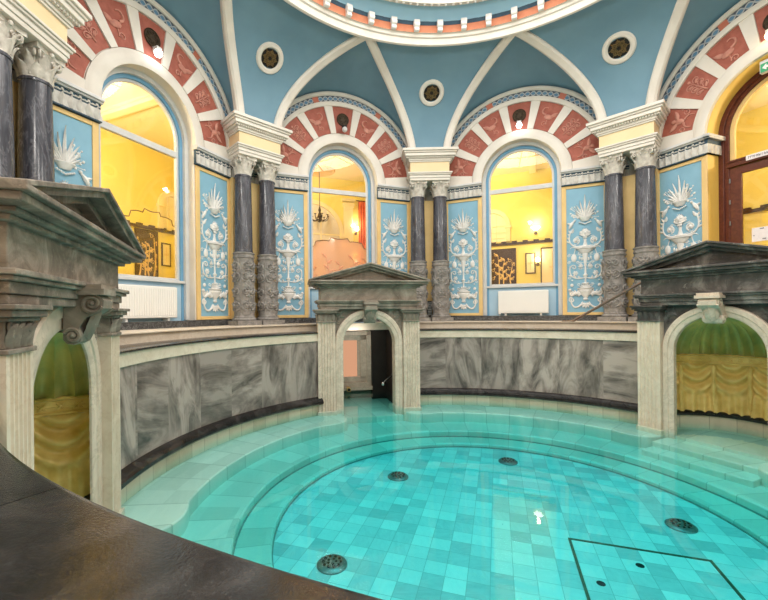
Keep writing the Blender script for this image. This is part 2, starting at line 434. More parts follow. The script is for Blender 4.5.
for az in range(0, 360, 45):
    k += 1
    p = MB().prismz([(-.40, 5.13), (-.16, 5.2), (.16, 5.2), (.40, 5.13), (.42, 5.3), (0, 5.5), (-.42, 5.3)], .11, 2.79)
    struct('trim_%d' % k, p, OCHRE, bay(az))

# vaults: pendentives, lunettes and ribs
RC, AR, ZC, AZ = 3.30, 1.55, 3.75, 1.60
def offs(phi):
    return 4.5 + 18.0 * (max(phi, 0) / 83) ** 1.72
def vault(phi, az, dr=0.0):
    r = RC + (AR + dr) * cos(R(phi)); z = ZC + (AZ + dr) * sin(R(phi))
    return (r * cos(R(az)), r * sin(R(az)), z)
PH = [83 * i / 28 for i in range(29)]
ceil = MB()
for az in range(0, 360, 45):
    rows = [[vault(ph, az - offs(ph) + 2 * offs(ph) * j / 10, .0) for j in range(11)] for ph in PH]
    ceil.grid(rows)
for az in NAMES:
    u = (cos(R(az)), sin(R(az))); t = (u[1], -u[0]); RA = 1.88
    for sgn in (1, -1):
        rows = []
        for i, ph in enumerate(PH):
            al = 20 + 70 * i / 28
            x, z = sgn * RA * cos(R(al)), SPZ + RA * sin(R(al))
            W = Vector((u[0] * 5.06 + t[0] * x, u[1] * 5.06 + t[1] * x, z))
            B = Vector(vault(ph, az - sgn * (22.5 - offs(ph)), .0))
            rows.append([tuple(W.lerp(B, q / 8) + Vector((0, 0, .10 * sin(PI * q / 8) * (1 - .6 * i / 28)))) for q in range(9)])
        ceil.grid(rows)
struct('ceiling', ceil, BLUE)
for az in range(0, 360, 45):
    for sg in (1, -1):
        rows = []
        hw = .082
        for i, ph in enumerate(PH):
            a = az + sg * offs(ph)
            p = Vector(vault(ph, a)); e = 1.0
            q = Vector(vault(min(ph + e, 90), az + sg * offs(min(ph + e, 90)))) - Vector(vault(max(ph - e, 0), az + sg * offs(max(ph - e, 0))))
            q.normalize()
            nn = Vector((cos(R(ph)) / AR * cos(R(a)), cos(R(ph)) / AR * sin(R(a)), sin(R(ph)) / AZ)).normalized()   # outwards / up
            sd = q.cross(nn).normalized()
            rows.append([tuple(p + sd * hw + nn * .05), tuple(p + sd * hw - nn * .045), tuple(p + sd * hw * .6 - nn * .075), tuple(p - sd * hw * .6 - nn * .075), tuple(p - sd * hw - nn * .045), tuple(p - sd * hw + nn * .05)])
        k += 1
        rows.append([tuple(Vector(x) + Vector((0, 0, .03))) for x in rows[-1]])
        struct('trim_%d' % k, MB().grid(rows, cv=True, caps=True), WHITE, sharp=30)

# ring cornice of the dome
ring = Thing('dome_cornice', 'round white ring moulding under the dome with an orange frieze and white brackets', 'cornice', WORLD, (0, 0, 5.25), kind='thing')
ring.part('lower_moulding', MB().rev([(3.62, 5.36), (3.545, 5.31), (3.53, 5.25), (3.49, 5.225), (3.455, 5.235), (3.43, 5.33), (3.40, 5.34), (3.385, 5.385), (3.35, 5.392), (3.40, 5.396), (3.42, 5.50), (3.62, 5.50)], 0, 360, 120), WHITE)
ring.part('frieze', MB().rev([(3.355, 5.39), (3.355, 5.53), (3.44, 5.53), (3.44, 5.39)], 0, 360, 120), ORANGE, label='orange painted frieze')
ring.part('dark_blue_line', MB().rev([(3.35, 5.525), (3.33, 5.585), (3.44, 5.585), (3.44, 5.525)], 0, 360, 120), DARKBLUE, label='dark blue line above the frieze')  # dark blue line between the frieze and the dome
br = MB()
br.box(-.055, .055, -.10, .0, .12, .20); br.box(-.045, .045, -.075, .0, -.01, .16)
br.tube([(-.052, -.075, .10), (.052, -.075, .10)], .045, 10); br.tube([(-.048, -.055, .015), (.048, -.055, .015)], .035, 10)

b0 = None
for i in range(0, 48):
    az = 7.5 * i
    if not 18 <= az <= 165: continue
    if b0 is None:
        b0 = br.build('bracket', STUCCO, (0, 0, 0)); o = b0
    else:
        o = b0.copy(); COL.objects.link(o)
    o.parent = ring.o
    q = to_world(bay(az), (0, 3.36, 0)); o.location = (q[0], q[1], 5.40 - 5.25); o.scale = (.95, .95, .86); o.rotation_euler = (0, 0, R(az - 90))
struct('ceiling_dome', MB().rev([(3.335, 5.58), (3.25, 5.66), (3.15, 5.72), (3.05, 5.75)], 0, 360, 96, closed=False), SKYBLUE)
oc = Thing('skylight_cornice', 'innermost white beaded ring at the top of the dome around the skylight', 'cornice', WORLD, (0, 0, 5.8), kind='thing')
oc.part('ring', MB().rev([(3.11, 5.78), (3.09, 5.68), (3.00, 5.66), (2.96, 5.74), (2.86, 5.88), (2.80, 6.10), (3.10, 6.10)], 0, 360, 96), WHITE)
bd = MB()
for i in range(150):
    a = R(2.4 * i); bd.ball((3.035 * cos(a), 3.035 * sin(a), 5.665), .026, n=6, m=4)
oc.part('beading', bd, STUCCO)
sk = MB()
sk.rev([(.01, 6.45), (2.8, 6.12)], 0, 360, 48, closed=False)
skl = struct('window_5', sk, SKYLT)
bars = MB()
for i in range(12):
    a = R(30 * i); bars.tube([(.1 * cos(a), .1 * sin(a), 6.41), (2.82 * cos(a), 2.82 * sin(a), 6.09)], .022, 5)
for r_ in (1.0, 1.9): bars.rev([(r_, 6.42 - .118 * r_), (r_ + .04, 6.415 - .118 * r_), (r_ + .02, 6.38 - .118 * r_)], 0, 360, 48)
struct('window_frame', bars, WHITE, parent=skl)

# ------------------------------------------------------------------ pool
WR = 3.72
AED = {112.5: (-1.365, 3.177, 101.2), 22.5: (3.221, 1.295, 27.6), 202.5: (-3.356, -1.411, 199.14)}
SEG = [('pool_right', 36.3, 98.6, 6), ('pool_left', 126.8, 189.5, 7), ('pool_near', 216.5, 279.0, 6), ('pool_far_right', 306.0, 368.6, 6)]
struct('floor', MB().rev([(.005, -1.93), (2.30, -1.93)], 0, 360, 96, closed=False), FLOORT)
k = 30
for prof in ([(2.27, -2.1), (2.27, -1.885), (2.285, -1.87), (2.70, -1.87)], [(2.60, -2.1), (2.60, -1.785), (2.615, -1.77), (3.90, -1.77)]):
    k += 1
    struct('trim_%d' % k, MB().rev(prof, 0, 360, 128, closed=False), RINGT)
FOOTLINE = plain('dark_foot_line', (.30, .32, .29), (.25, .27, .24), 20, .8)  # darker line along the foot of each step riser
for r_, z_ in ((2.258, -1.929), (2.588, -1.869)):
    k += 1
    struct('trim_%d' % k, MB().rev([(r_, z_), (r_ + .014, z_), (r_ + .014, z_ + .014), (r_, z_ + .014)], 0, 360, 128), FOOTLINE)
def polar(az, rad, off=0.0):          # point on the ray at az, shifted sideways clockwise
    return (rad * cos(R(az)) + off * sin(R(az)), rad * sin(R(az)) - off * cos(R(az)))
benches = [(22.5, 112.5), (112.5, 202.5), (202.5, 292.5), (292.5, 382.5)]
for a1, a2 in benches:
    P = []
    ofs1 = .56 if a1 != 202.5 else .45; ofs2 = .56 if a2 != 202.5 else .48
    o1, o2 = -ofs1, ofs2
    P.append(polar(a1, 3.95, o1)); P.append(polar(a1, 3.45, o1))
    e1 = polar(a1, 2.94, o1 - .52); c1 = polar(a1, 2.93, o1 + .02)
    P += [p[:2] for p in bez((*polar(a1, 3.32, o1), 0), (*c1, 0), (*e1, 0), 12)]
    e2 = polar(a2, 2.94, o2 + .52); c2 = polar(a2, 2.93, o2 - .02)
    s = math.degrees(math.atan2(e1[1], e1[0])); e = math.degrees(math.atan2(e2[1], e2[0]))
    while e < s: e += 360
    r1, r2 = math.hypot(*e1), math.hypot(*e2)
    for i in range(1, 30):
        a = s + (e - s) * i / 30; r = r1 + (r2 - r1) * i / 30
        P.append((r * cos(R(a)), r * sin(R(a))))
    P += [p[:2] for p in bez((*e2, 0), (*c2, 0), (*polar(a2, 3.32, o2), 0), 12)]
    P.append(polar(a2, 3.45, o2)); P.append(polar(a2, 3.95, o2))
    s2 = math.degrees(math.atan2(P[-1][1], P[-1][0])); s1 = math.degrees(math.atan2(P[0][1], P[0][0]))
    while s2 < s1: s2 += 360
    for i in range(1, 30):
        a = s2 + (s1 - s2) * i / 30; P.append((3.99 * cos(R(a)), 3.99 * sin(R(a))))
    k += 1
    struct('trim_%d' % k, MB().prismz(P, -1.95, -1.60), RINGT, bevel=.015)
WR0 = WR
for nm, a, b, ns in SEG:
    n = 48
    WR = WR0 + (.062 if nm == 'pool_near' else 0)
    w = MB()
    for i in range(ns):
        w.rev([(WR + .015, -1.40), (WR + .015, -.29)], a + (b - a) * i / ns, a + (b - a) * (i + 1) / ns, 8, closed=False, seed=random.uniform(.1, .98))
    w0 = struct('wall_' + nm, w, SLAB)
    def ends(prof, grow=.0): return MB().rev(prof, a, b, n)
    struct('tile_strip', ends([(WR - .005, -1.95), (WR - .005, -1.385), (WR + .2, -1.385), (WR + .2, -1.95)]), STRIPT, parent=w0)
    struct('foot_moulding', ends([(WR - .01, -1.40), (WR - .075, -1.395), (WR - .10, -1.37), (WR - .095, -1.335), (WR - .06, -1.305), (WR - .01, -1.275), (WR + .04, -1.27), (WR + .04, -1.40)]), DARKCAP, parent=w0)
    struct('pale_band', ends([(WR + .005, -.29), (WR - .004, -.285), (WR - .004, -.155), (WR + .3, -.155), (WR + .3, -.29)]), PALEM, parent=w0)
    q = MB()
    ncap = 4
    ja = [a + (b - a) * i / ncap for i in range(ncap + 1)]
    if nm == 'pool_near': ja[1:4] = [239.3, 254.0, 268.0]
    for i in range(ncap):
        q.rev([(WR - .02, -.152), (WR - .028, -.144), (WR - .026, -.133), (WR - .012, -.127), (4.17, -.125), (4.17, -.16)], ja[i] + (.02 if i else 0), ja[i + 1] - (.02 if i < ncap - 1 else 0), 16, seed=random.random())
    struct('rim_cap', q, DARKCAP, parent=w0)
WR = WR0
# raised walkway behind the rim
def excl(azs, a0, a1):
    segs = []; cur = a0
    for c, h in azs:
        segs.append((cur, c - h)); cur = c + h
    segs.append((cur, a1)); return segs
wk = MB(); rs = MB()
for a, b in excl([(22.5, 15.5), (112.6, 8.0), (202.5, 15.5)], -100, 260):
    wk.rev([(4.12, 0.0), (5.5, 0.0)], a, b, 60, closed=False)
for a, b in excl([(22.5, 15.5), (202.5, 15.5)], -100, 260):
    rs.rev([(4.15, -.14), (4.15, -.012), (4.12, -.010), (4.12, .004), (4.3, .004), (4.3, -.14)], a, b, 60)
struct('floor_walkway', wk, PALEM); struct('trim_40', rs, PALEM)
wk2 = MB()
for c in (22.5, 202.5): wk2.rev([(4.62, 0.0), (5.5, 0.0)], c - 15.6, c + 15.6, 20, closed=False)
struct('floor_walkway', wk2, PALEM)
water = MB()
water.rev([(.0005, -1.50), (4.98, -1.50), (4.98, -2.3), (.0005, -2.3)], 0, 360, 96, closed=True)
wo = struct('water', water, WATER)

# floor drains, hatch
def drain(x, y, r, label):
    t = Thing('pool_drain', label, 'drain', (x, y, 0), (0, 0, -1.93), 'steel drains in the pool floor')
    t.part('rim', MB().lathe([(r * .72, .0), (r, .0), (r * 1.0, .012), (r * .8, .03), (r * .72, .03)], 28, c=(0, 0, -1.93), caps=False), STEEL)
    d = MB().lathe([(.001, .032), (r * .74, .026), (r * .74, .0), (.001, .0)], 28, c=(0, 0, -1.93))
    t.part('cover', d, STEEL)
    h = MB()
    for rr, n in ((.28, 5), (.56, 10)):
        for i in range(n): h.lathe([(.001, .036), (r * .085, .036), (r * .085, .02), (.001, .02)], 8, c=(r * rr * cos(2 * PI * i / n), r * rr * sin(2 * PI * i / n), -1.93))
    t.part('holes', h, BLACK)
for x, y, r, lb in DRAINS: drain(x, y, r, lb)
# ------------------------------------------------------------------ columns
def acanthus(mb, x, y, z, L, W, az, curl, s=1):
    mb.leaf(L, W, T3(x, y, z, rz=az), curl, .014, 1)
def make_column(label):
    t = Thing('marble_column', label, 'column', bay(90), (0, 0, 0), 'paired dark marble columns', 'thing')
    b = MB(); b.box(-.235, .235, -.235, .235, 0, .085)
    b.lathe([(.215, .085), (.225, .105), (.215, .13), (.19, .14), (.195, .155), (.185, .17)], 28, caps=True)
    t.part('plinth', b, GREYCARVE, label='grey stone plinth')
    d = MB().lathe([(.183, .17), (.183, 1.24), (.195, 1.25), (.198, 1.275), (.186, 1.285), (.186, 1.32), (.20, 1.33), (.20, 1.35), (.17, 1.36)], 32)
    dr = t.part('carved_drum', d, GREYCARVE, label='lower drum of carved grey stone')
    c = MB()
    def on(a, z, dr_=.190): return (dr_ * sin(a), -dr_ * cos(a), z)
    for kx in range(4):
        a0 = kx * PI / 2
        for z0, s in ((.36, 1), (.62, -1), (.90, 1), (1.10, -1)):
            for sg in (1, -1):
                pts = []
                for i in range(16):
                    tt = i / 15; rr = .085 * (1 - .8 * tt); an = R(-90) + s * tt * 3.0 * PI
                    pts.append(on(a0 + sg * (.30 + rr * cos(an) / .188), z0 + rr * sin(an)))
                c.tube(pts, taper(.019, .014, 16), 5)
            c.ball(on(a0, z0), .036, n=8, m=4)
            c.tube([on(a0, z0 - .10), on(a0, z0 + .10)], [.012, .018], 5)
            for sg in (1, -1): c.leaf(.10, .03, T3(*on(a0 + sg * .12, z0 - .03), rz=math.degrees(a0), ry=sg * 40), .01, .016)
        c.tube([on(a0 + PI / 4, .22), on(a0 + PI / 4, 1.2)], .008, 4)
    t.part('carving', c, GREYCARVE, parent=dr)
    sh = [(.168, 1.35), (.172, 1.37), (.165, 1.40)] + [(.165 - .018 * (i / 10) ** 1.6, 1.40 + 1.36 * i / 10) for i in range(11)] + [(.158, 2.765), (.160, 2.785), (.150, 2.80)]
    t.part('shaft', MB().lathe(sh, 32), COLMARB, label='polished dark grey marble shaft')
    cp = MB().lathe([(.140, 2.79), (.150, 2.80), (.142, 2.83), (.140, 2.95), (.165, 3.05), (.19, 3.075)], 24)
    ca = t.part('capital', cp, CAPMARB, label='pale corinthian capital with acanthus leaves')
    lf = MB()
    for i in range(8):
        a = i * 45; x, y = .142 * sin(R(a)), -.142 * cos(R(a))
        lf.leaf(.15, .056, T3(x, y, 2.80, rz=a), .055, .016, 1)
    for i in range(8):
        a = i * 45 + 22.5; x, y = .138 * sin(R(a)), -.138 * cos(R(a))
        lf.leaf(.235, .050, T3(x, y, 2.82, rz=a), .085, .016, 1)
    t.part('acanthus_leaves', lf, CAPMARB, parent=ca)
    vo = MB()
    for i in range(4):
        a = i * 90 + 45
        for off in (-.022, .022):
            pts = [(off, -.13, 2.93), (off, -.17, 3.02)] + [(off, -.195 - .045 * (1 - j / 14) * cos(R(60 + 34 * j)) * -1, 3.035 + .045 * (1 - j / 14) * sin(R(60 + 34 * j))) for j in range(14)]
            vo.tube(pts, taper(.013, .016, 16), 5, M=T3(0, 0, 0, rz=a))
        vo.tube(spiral((.06, 3.02), .035, .006, 180, -1.3, 12, -.165), .010, 5, M=T3(0, 0, 0, rz=i * 90))
        vo.tube(spiral((-.06, 3.02), .035, .006, 0, 1.3, 12, -.165), .010, 5, M=T3(0, 0, 0, rz=i * 90))
        vo.ball((0, -.19, 3.095), .026, n=8, m=5, M=T3(0, 0, 0, rz=i * 90))
    t.part('volutes', vo, CAPMARB, parent=ca)
    poly = []
    for i in range(4):
        for j in range(8):
            tt = j / 8; a = R(45 + 90 * i); b_ = R(135 + 90 * i); rr = .27
            x = rr * (cos(a) * (1 - tt) + cos(b_) * tt); y = rr * (sin(a) * (1 - tt) + sin(b_) * tt); sc_ = 1 - .14 * sin(PI * tt)
            poly.append((x * sc_, y * sc_))
    t.part('abacus', MB().prismz(poly, 3.075, 3.13), CAPMARB, parent=ca)
    return t.o
COLS = [
    (180, 1, 'large dark marble column behind the brown stone gable, the one nearer the tall window'),
    (180, -1, 'dark marble column cut by the picture edge, outer one above the brown stone gable'),
    (135, -1, 'dark marble column left of the chandelier window, outer one of its pair, nearer the radiator'),
    (135, 1, 'dark marble column left of the chandelier window, inner one of its pair'),
    (90, -1, 'dark marble column right of the chandelier window, foot half hidden by the small gable'),
    (90, 1, 'dark marble column of the middle pair standing closer to the window with the gilt-framed picture'),
    (45, -1, 'dark marble column behind the sloping bronze handrail, whole foot visible'),
    (45, 1, 'dark marble column beside the handrail one, closer to the brown door, foot behind the gable')]
proto = None
for az, j, lb in COLS:
    if proto is None: proto = o = make_column(lb)
    else: o = copy_tree(proto)
    place(o, bay(az), (.251 * j, 5.0, 0), lb)

# entablature blocks over the column pairs
def block(az, label):
    t = Thing('entablature_block', label, 'entablature', bay(az), (0, 4.9, 3.13), 'entablature blocks over the column pairs')
    a = MB()
    for (h, y, z0, z1) in ((.435, 4.775, 3.13, 3.185), (.45, 4.76, 3.185, 3.245), (.47, 4.735, 3.245, 3.275), (.49, 4.715, 3.275, 3.305)):
        a.box(-h, h, y, 5.5, z0, z1)
    t.part('architrave', a, WHITE, bevel=.006)
    t.part('frieze', MB().box(-.43, .43, 4.775, 5.5, 3.305, 3.535), CREAM, label='cream yellow frieze')
    c = MB()
    for (h, y, z0, z1) in ((.455, 4.75, 3.53, 3.56), (.475, 4.73, 3.56, 3.60), (.55, 4.655, 3.635, 3.70), (.575, 4.63, 3.70, 3.735), (.605, 4.60, 3.735, 3.79)):
        c.box(-h, h, y, 5.5, z0, z1)
    co = t.part('cornice', c, WHITE, bevel=.006)
    d = MB().box(-.482, .482, 4.722, 5.4, 3.60, 3.636)
    n = 24
    for i in range(n):
        x = -.51 + 1.02 * i / (n - 1); d.box(x - .014, x + .014, 4.69, 4.74, 3.603, 3.636)
    for i in range(10):
        y = 4.72 + .05 * i
        for s in (1, -1): d.box(s * .48, s * .515, y - .014, y + .014, 3.603, 3.636)
    t.part('dentils', d, WHITE, parent=co)
block(180, 'white and cream entablature block above the large columns over the brown stone aedicule')
block(135, 'white and cream entablature block above the column pair left of the chandelier window')
block(90, 'white and cream entablature block above the middle column pair, seen straight on')
block(45, 'white and cream entablature block above the column pair behind the bronze handrail')
for az in (0, 225, 270, 315):
    pass

# ------------------------------------------------------------------ stucco relief panels
def Zp(y): return .14 + (550 - y) / 530 * 2.55
def make_panel(label):
    t = Thing('stucco_panel', label, 'wall panel', bay(90), (0, 0, .11), 'blue stucco panels with white ornament')
    f = MB(); z0, z1 = .115, 2.775
    for x0, x1, a, b in ((-.42, -.335, z0, z1), (.335, .42, z0, z1), (-.335, .335, z0, z0 + .06), (-.335, .335, z1 - .06, z1)):
        f.box(x0, x1, -.03, .0, a, b)
    t.part('frame', f, OCHRE, label='ochre painted frame', bevel=.006)
    t.part('field', MB().box(-.335, .335, -.012, .0, z0 + .06, z1 - .06), PANELBLUE, label='sky blue ground')
    Y = -.016
    def P(name, mb, parent=None): return t.part(name, mb, STUCCO, parent)
    sx = 1.12
    # bottom urn with winged arms
    u = MB().lathe([(.02, 0), (.05, .02), (.03, .05), (.05, .08), (.125, .16), (.135, .20), (.11, .215), (.15, .235), (.15, .25), (.02, .25)], 18, c=(0, Y, Zp(492)), sy=.45)
    urn = P('urn', u)
    for s in (1, -1):
        m = MB()
        m.tube(bez((s * .10, Y, Zp(470)), (s * .20, Y - .02, Zp(440)), (s * .27, Y, Zp(505)), 14, (s * .29, Y, Zp(445))), taper(.042, .012, 15), 7)
        m.tube(bez((s * .05, Y, Zp(500)), (s * .16, Y - .02, Zp(540)), (s * .30, Y, Zp(520)), 12, (s * .25, Y, Zp(478))), taper(.020, .014, 13), 6)
        m.tube(spiral((s * .25, Zp(490)), .055, .012, 90, s * -1.4, 18, Y), .013, 6)
        m.ball((s * .285, Y - .01, Zp(448)), .030, n=8, m=5)
        for i in range(4): m.leaf(.15 - .02 * i, .024, T3(s * (.12 + .035 * i), Y, Zp(476 - 4 * i), ry=s * (8 + 15 * i)), .015, .018)
        P('winged_arm', m)
    m = MB()
    for i in range(5): m.leaf(.11, .026, T3(0, Y, Zp(505), ry=180 + (i - 2) * 32), .012, .016)
    P('pendant_leaf', m)
    m = MB()
    for i in range(7): m.leaf(.145, .017, T3(0, Y, Zp(445), ry=(i - 3) * 21), .02, .018)
    m.lathe([(.05, 0), (.075, .02), (.05, .035)], 14, c=(0, Y, Zp(425)), sy=.45)
    P('leaf_cup', m)
    m = MB().lathe([(.018, 0), (.014, .12), (.04, .15), (.045, .17), (.02, .19), (.016, .34), (.03, .36), (.022, .40), (.05, .56), (.055, .60), (.02, .62)], 14, c=(0, Y, Zp(420)), sy=.55)
    st = P('stem', m)
    m = MB()
    for s in (1, -1):
        m.tube(bez((0, Y, Zp(395)), (s * .16, Y, Zp(410)), (s * .33, Y, Zp(395)), 14, (s * .27, Y, Zp(345))), taper(.010, .014, 15), 5)
        m.tube(spiral((s * .21, Zp(352)), .055, .01, 0 if s > 0 else 180, s * 1.2, 14, Y), .011, 5)
        for q in range(3): m.leaf(.075, .018, T3(s * (.10 + .07 * q), Y, Zp(402 - 6 * q), ry=s * (20 + 25 * q)), .01, .012)
        for q in range(3): m.leaf(.09, .02, T3(s * .05, Y, Zp(350), ry=s * (30 + 28 * q)), .01, .012)
        m.ball((s * .245, Y, Zp(428)), .034, sy=.5, n=10, m=5)
        m.ball((s * .24, Y - .01, Zp(407)), .016, n=6, m=4)
    P('foliage', m)
    for s in (1, -1):
        m = MB().ball((s * .18, Y, Zp(377)), .024, n=8, m=5)
        for i in range(6): m.ball((s * .18 + .034 * cos(i * PI / 3), Y, Zp(377) + .034 * sin(i * PI / 3)), .019, sy=.6, n=7, m=4)
        P('rosette', m)
        m = MB().ball((s * .205, Y, Zp(312)), .060, sx=.85, sy=.30, sz=1.35, n=14, m=7)
        m.tube([(s * .205, Y, Zp(297)), (s * .17, Y, Zp(272))], .008, 5)
        P('medallion', m)
    m = MB().lathe([(.02, -.02), (.04, .0), (.03, .02), (.07, .05), (.135, .11), (.145, .13), (.19, .145), (.19, .16), (.02, .16)], 20, c=(0, Y, Zp(303)), sy=.42)
    for s in (1, -1):
        for q in (.10, .06): m.ball((s * q, Y, Zp(313) - .02 * (q < .08)), .018, sz=2.2, n=7, m=5)
        m.tube([(s * .15, Y, Zp(268)), (s * .24, Y, Zp(266)), (s * .275, Y, Zp(272))], taper(.012, .006, 3), 5)
    P('tazza', m)
    m = MB().lathe([(.035, 0), (.07, .01), (.04, .05), (.022, .12), (.03, .17)], 14, c=(0, Y, Zp(268)), sy=.5)
    P('neck', m)
    m = MB().ball((0, Y - .005, Zp(208)), .075, sy=.45, sz=1.1, n=14, m=8)
    m.ball((0, Y - .045, Zp(208)), .018, sz=1.4, n=7, m=5)
    for s in (1, -1):
        m.ball((s * .033, Y - .034, Zp(203)), .017, sz=.6, n=7, m=4); m.ball((s * .075, Y, Zp(204)), .026, sy=.6, n=7, m=5)
        m.tube(bez((0, Y - .03, Zp(220)), (s * .05, Y - .02, Zp(222)), (s * .10, Y, Zp(210)), 6), .013, 5)
    for i in range(7): m.leaf(.075, .011, T3(0, Y, Zp(201), ry=(i - 3) * 25), .01, .014)
    for i in range(3): m.leaf(.075, .022, T3(0, Y - .01, Zp(217), ry=180 + (i - 1) * 25), .01, .016)
    P('mask', m)
    for s in (1, -1):
        m = MB()
        m.tube(bez((s * .03, Y, Zp(262)), (s * .20, Y, Zp(275)), (s * .36, Y, Zp(250)), 16, (s * .25, Y, Zp(195))), taper(.018, .012, 17), 6)
        m.tube(spiral((s * .165, Zp(238)), .072, .02, 250 if s > 0 else 290, s * -1.1, 18, Y), .013, 6)
        m.ball((s * .165, Y - .008, Zp(238)), .026, n=8, m=5)
        for i in range(6): m.ball((s * .165 + .034 * cos(i * PI / 3), Y, Zp(238) + .034 * sin(i * PI / 3)), .017, sy=.6, n=7, m=4)
        for q in range(4): m.leaf(.065, .017, T3(s * (.285 - .005 * q), Y, Zp(245 - 14 * q), ry=s * (60 - 10 * q)), .01, .012)
        m.leaf(.10, .026, T3(s * .24, Y, Zp(205), ry=s * -20), .02, .014)
        P('scroll', m)
        m = MB()
        m.tube(bez((s * .29, Y, Zp(188)), (s * .25, Y - .02, Zp(165)), (s * .19, Y, Zp(155)), 8), [.004, .018, .027, .032, .034, .030, .022, .018, .012], 7)
        m.ball((s * .185, Y - .008, Zp(152)), .022, n=8, m=5)
        m.leaf(.13, .028, T3(s * .21, Y - .012, Zp(160), ry=s * 140), .012, .014); m.leaf(.09, .02, T3(s * .24, Y - .01, Zp(168), ry=s * 70), .01, .012)
        m.tube([(s * .18, Y - .01, Zp(152)), (s * .155, Y - .01, Zp(148))], [.008, .002], 5)
        P('bird', m)
    m = MB().lathe([(.05, 0), (.075, .015), (.10, .06), (.13, .08), (.13, .092), (.02, .095)], 16, c=(0, Y, Zp(158)), sy=.45)
    for i in range(9): m.ball((-.10 + .025 * i, Y - .022, Zp(170) + .010 * abs(i - 4)), .014, n=6, m=4)
    P('basket', m)
    m = MB(); rnd = random.Random(3)
    m.tube([(-.06, Y, Zp(140)), (.06, Y, Zp(140))], .010, 5)
    for s in (1, -1):
        for i in range(16):
            x = rnd.uniform(.07, .26); y = 152 - rnd.uniform(5, 75) * (1 - x * .9)
            m.ball((s * x, Y, Zp(y)), rnd.uniform(.010, .020), sy=.7, n=7, m=4)
            m.tube([(s * .04, Y, Zp(140)), (s * x, Y + .004, Zp(y))], .005, 4)
    for s in (1, -1):
        for (x, y) in ((.10, 292), (.13, 330), (.09, 355), (.12, 425), (.20, 300 - 40), (.30, 300), (.30, 330), (.15, 225), (.29, 395)):
            m.tube([(0, Y + .006, Zp(y) - .02), (s * x + (.034 if x <= .14 else 0), Y + .004, Zp(y) + (.034 if x > .14 else 0))], .0045, 4)
            m.tube([(q[0], q[1], q[2]) for q in spiral((s * x, Zp(y)), .034, .008, 90 * (x > .14), s * 1.3, 11, Y + .004)], .0065, 4)
    P('flowers', m)
    m = MB()
    for i in range(9): m.leaf((.47, .36, .30, .22, .17)[abs(i - 4)], (.021, .019, .019, .018, .016)[abs(i - 4)], T3(.012 * (i - 4), Y, Zp(141), ry=(i - 4) * 13.5), .03, .018, .8)
    m.leaf(.16, .03, T3(0, Y - .012, Zp(138)), .02, .02)
    P('plume', m)
    return t.o
PAN = [
    (157.5, -1.235, 'blue stucco panel partly hidden by the brown stone gable, beside the largest column'),
    (157.5, 1.24, 'blue stucco panel right of the tall window, beside the pair of columns'),
    (112.5, -1.22, 'blue stucco panel touching the chandelier window on its left side'),
    (112.5, 1.22, 'blue stucco panel touching the chandelier window on its right, its foot behind the small gable'),
    (67.5, -1.22, 'blue stucco panel between the middle column pair and the window with the framed picture'),
    (67.5, 1.22, 'blue stucco panel crossed low down by the sloping bronze handrail'),
    (22.5, -1.28, 'blue stucco panel beside the brown arched door, lower half hidden by the dark gable')]
pp = None
for az, x, lb in PAN:
    if pp is None: pp = o = make_panel(lb)
    else: o = copy_tree(pp)
    place(o, bay(az), (x, 5.02, .11), lb)

# leaf friezes above the panels
def frieze(az, s, ho, label, ret=False):
    x0, x1 = ho + .005, 1.98
    t = Thing('leaf_frieze', label, 'frieze', bay(az), (s * 1.3, 5.02, 2.78), 'grey leaf friezes over the blue panels')
    def bx(mb, a, b, y0, y1, z0, z1):
        mb.box(min(s * a, s * b), max(s * a, s * b), y0, y1, z0, z1)
    g = MB(); bx(g, x0, x1, 4.965, 5.02, 2.80, 3.03)
    if ret: bx(g, x0 - .05, x0, 4.965, 5.34, 2.80, 3.03)
    t.part('ground', g, DARKBLUE, label='dark blue ground')
    g = MB(); bx(g, x0 + .002, x1, 4.960, 4.97, 2.80, 2.955)
    if ret: bx(g, x0 - .056, x0 + .01, 4.960, 5.34, 2.80, 2.955)
    t.part('lower_ground', g, LEAFGREY)
    m = MB()
    for y, z0, z1 in ((4.93, 3.03, 3.055), (4.90, 3.055, 3.10)):
        bx(m, x0 - .02 - (.07 if ret else 0), x1, y, 5.02, z0, z1)
        if ret: bx(m, x0 - .10, x0, y, 5.36, z0, z1)
    t.part('top_moulding', m, GREYWHITE, bevel=.005)
    m = MB(); bx(m, x0 - .005, x1, 4.95, 5.02, 2.783, 2.80)
    t.part('lower_line', m, DARKBLUE)
    m = MB(); n = int((x1 - x0) / .105)
    for i in range(n):
        x = s * (x0 + .055 + i * .105); m.leaf(.17, .045, T3(x, 4.958, 2.80), .008, .022, 0)
        m.leaf(.10, .03, T3(x + .052, 4.968, 2.80), .0, .010)
    if ret:
        for i in range(3): m.leaf(.135, .047, T3(s * (x0 - .052), 5.02 + .105 * i, 2.80, rz=90 if s < 0 else -90), .008, .018)
    t.part('leaves', m, LEAFGREY)
    m = MB()
    for i in range(n):
        x = s * (x0 + .055 + i * .105)
        m.ball((x, 4.955, 3.0), .020, sy=.7, n=7, m=4)
        for q in (1, -1):
            m.tube(bez((x, 4.958, 3.0), (x + q * .03, 4.958, 2.965), (x + q * .05, 4.958, 2.995), 6), .009, 4)
            m.ball((x + q * .05, 4.958, 2.985), .013, n=6, m=4)
    t.part('festoon', m, LEAFGREY)
FR = [(157.5, -1, .80, 'grey leaf frieze over the panel beside the largest column'), (157.5, 1, .80, 'grey leaf frieze right of the tall window, beside the pair of columns'),
      (112.5, -1, .80, 'grey leaf frieze at the left shoulder of the chandelier window arch'), (112.5, 1, .80, 'grey leaf frieze at the right shoulder of the chandelier window arch'),
      (67.5, -1, .80, 'grey leaf frieze between the middle column pair and the window with the framed picture'), (67.5, 1, .80, 'grey leaf frieze over the panel crossed by the handrail'),
      (22.5, -1, .88, 'grey leaf frieze turning the corner beside the brown arched door')]
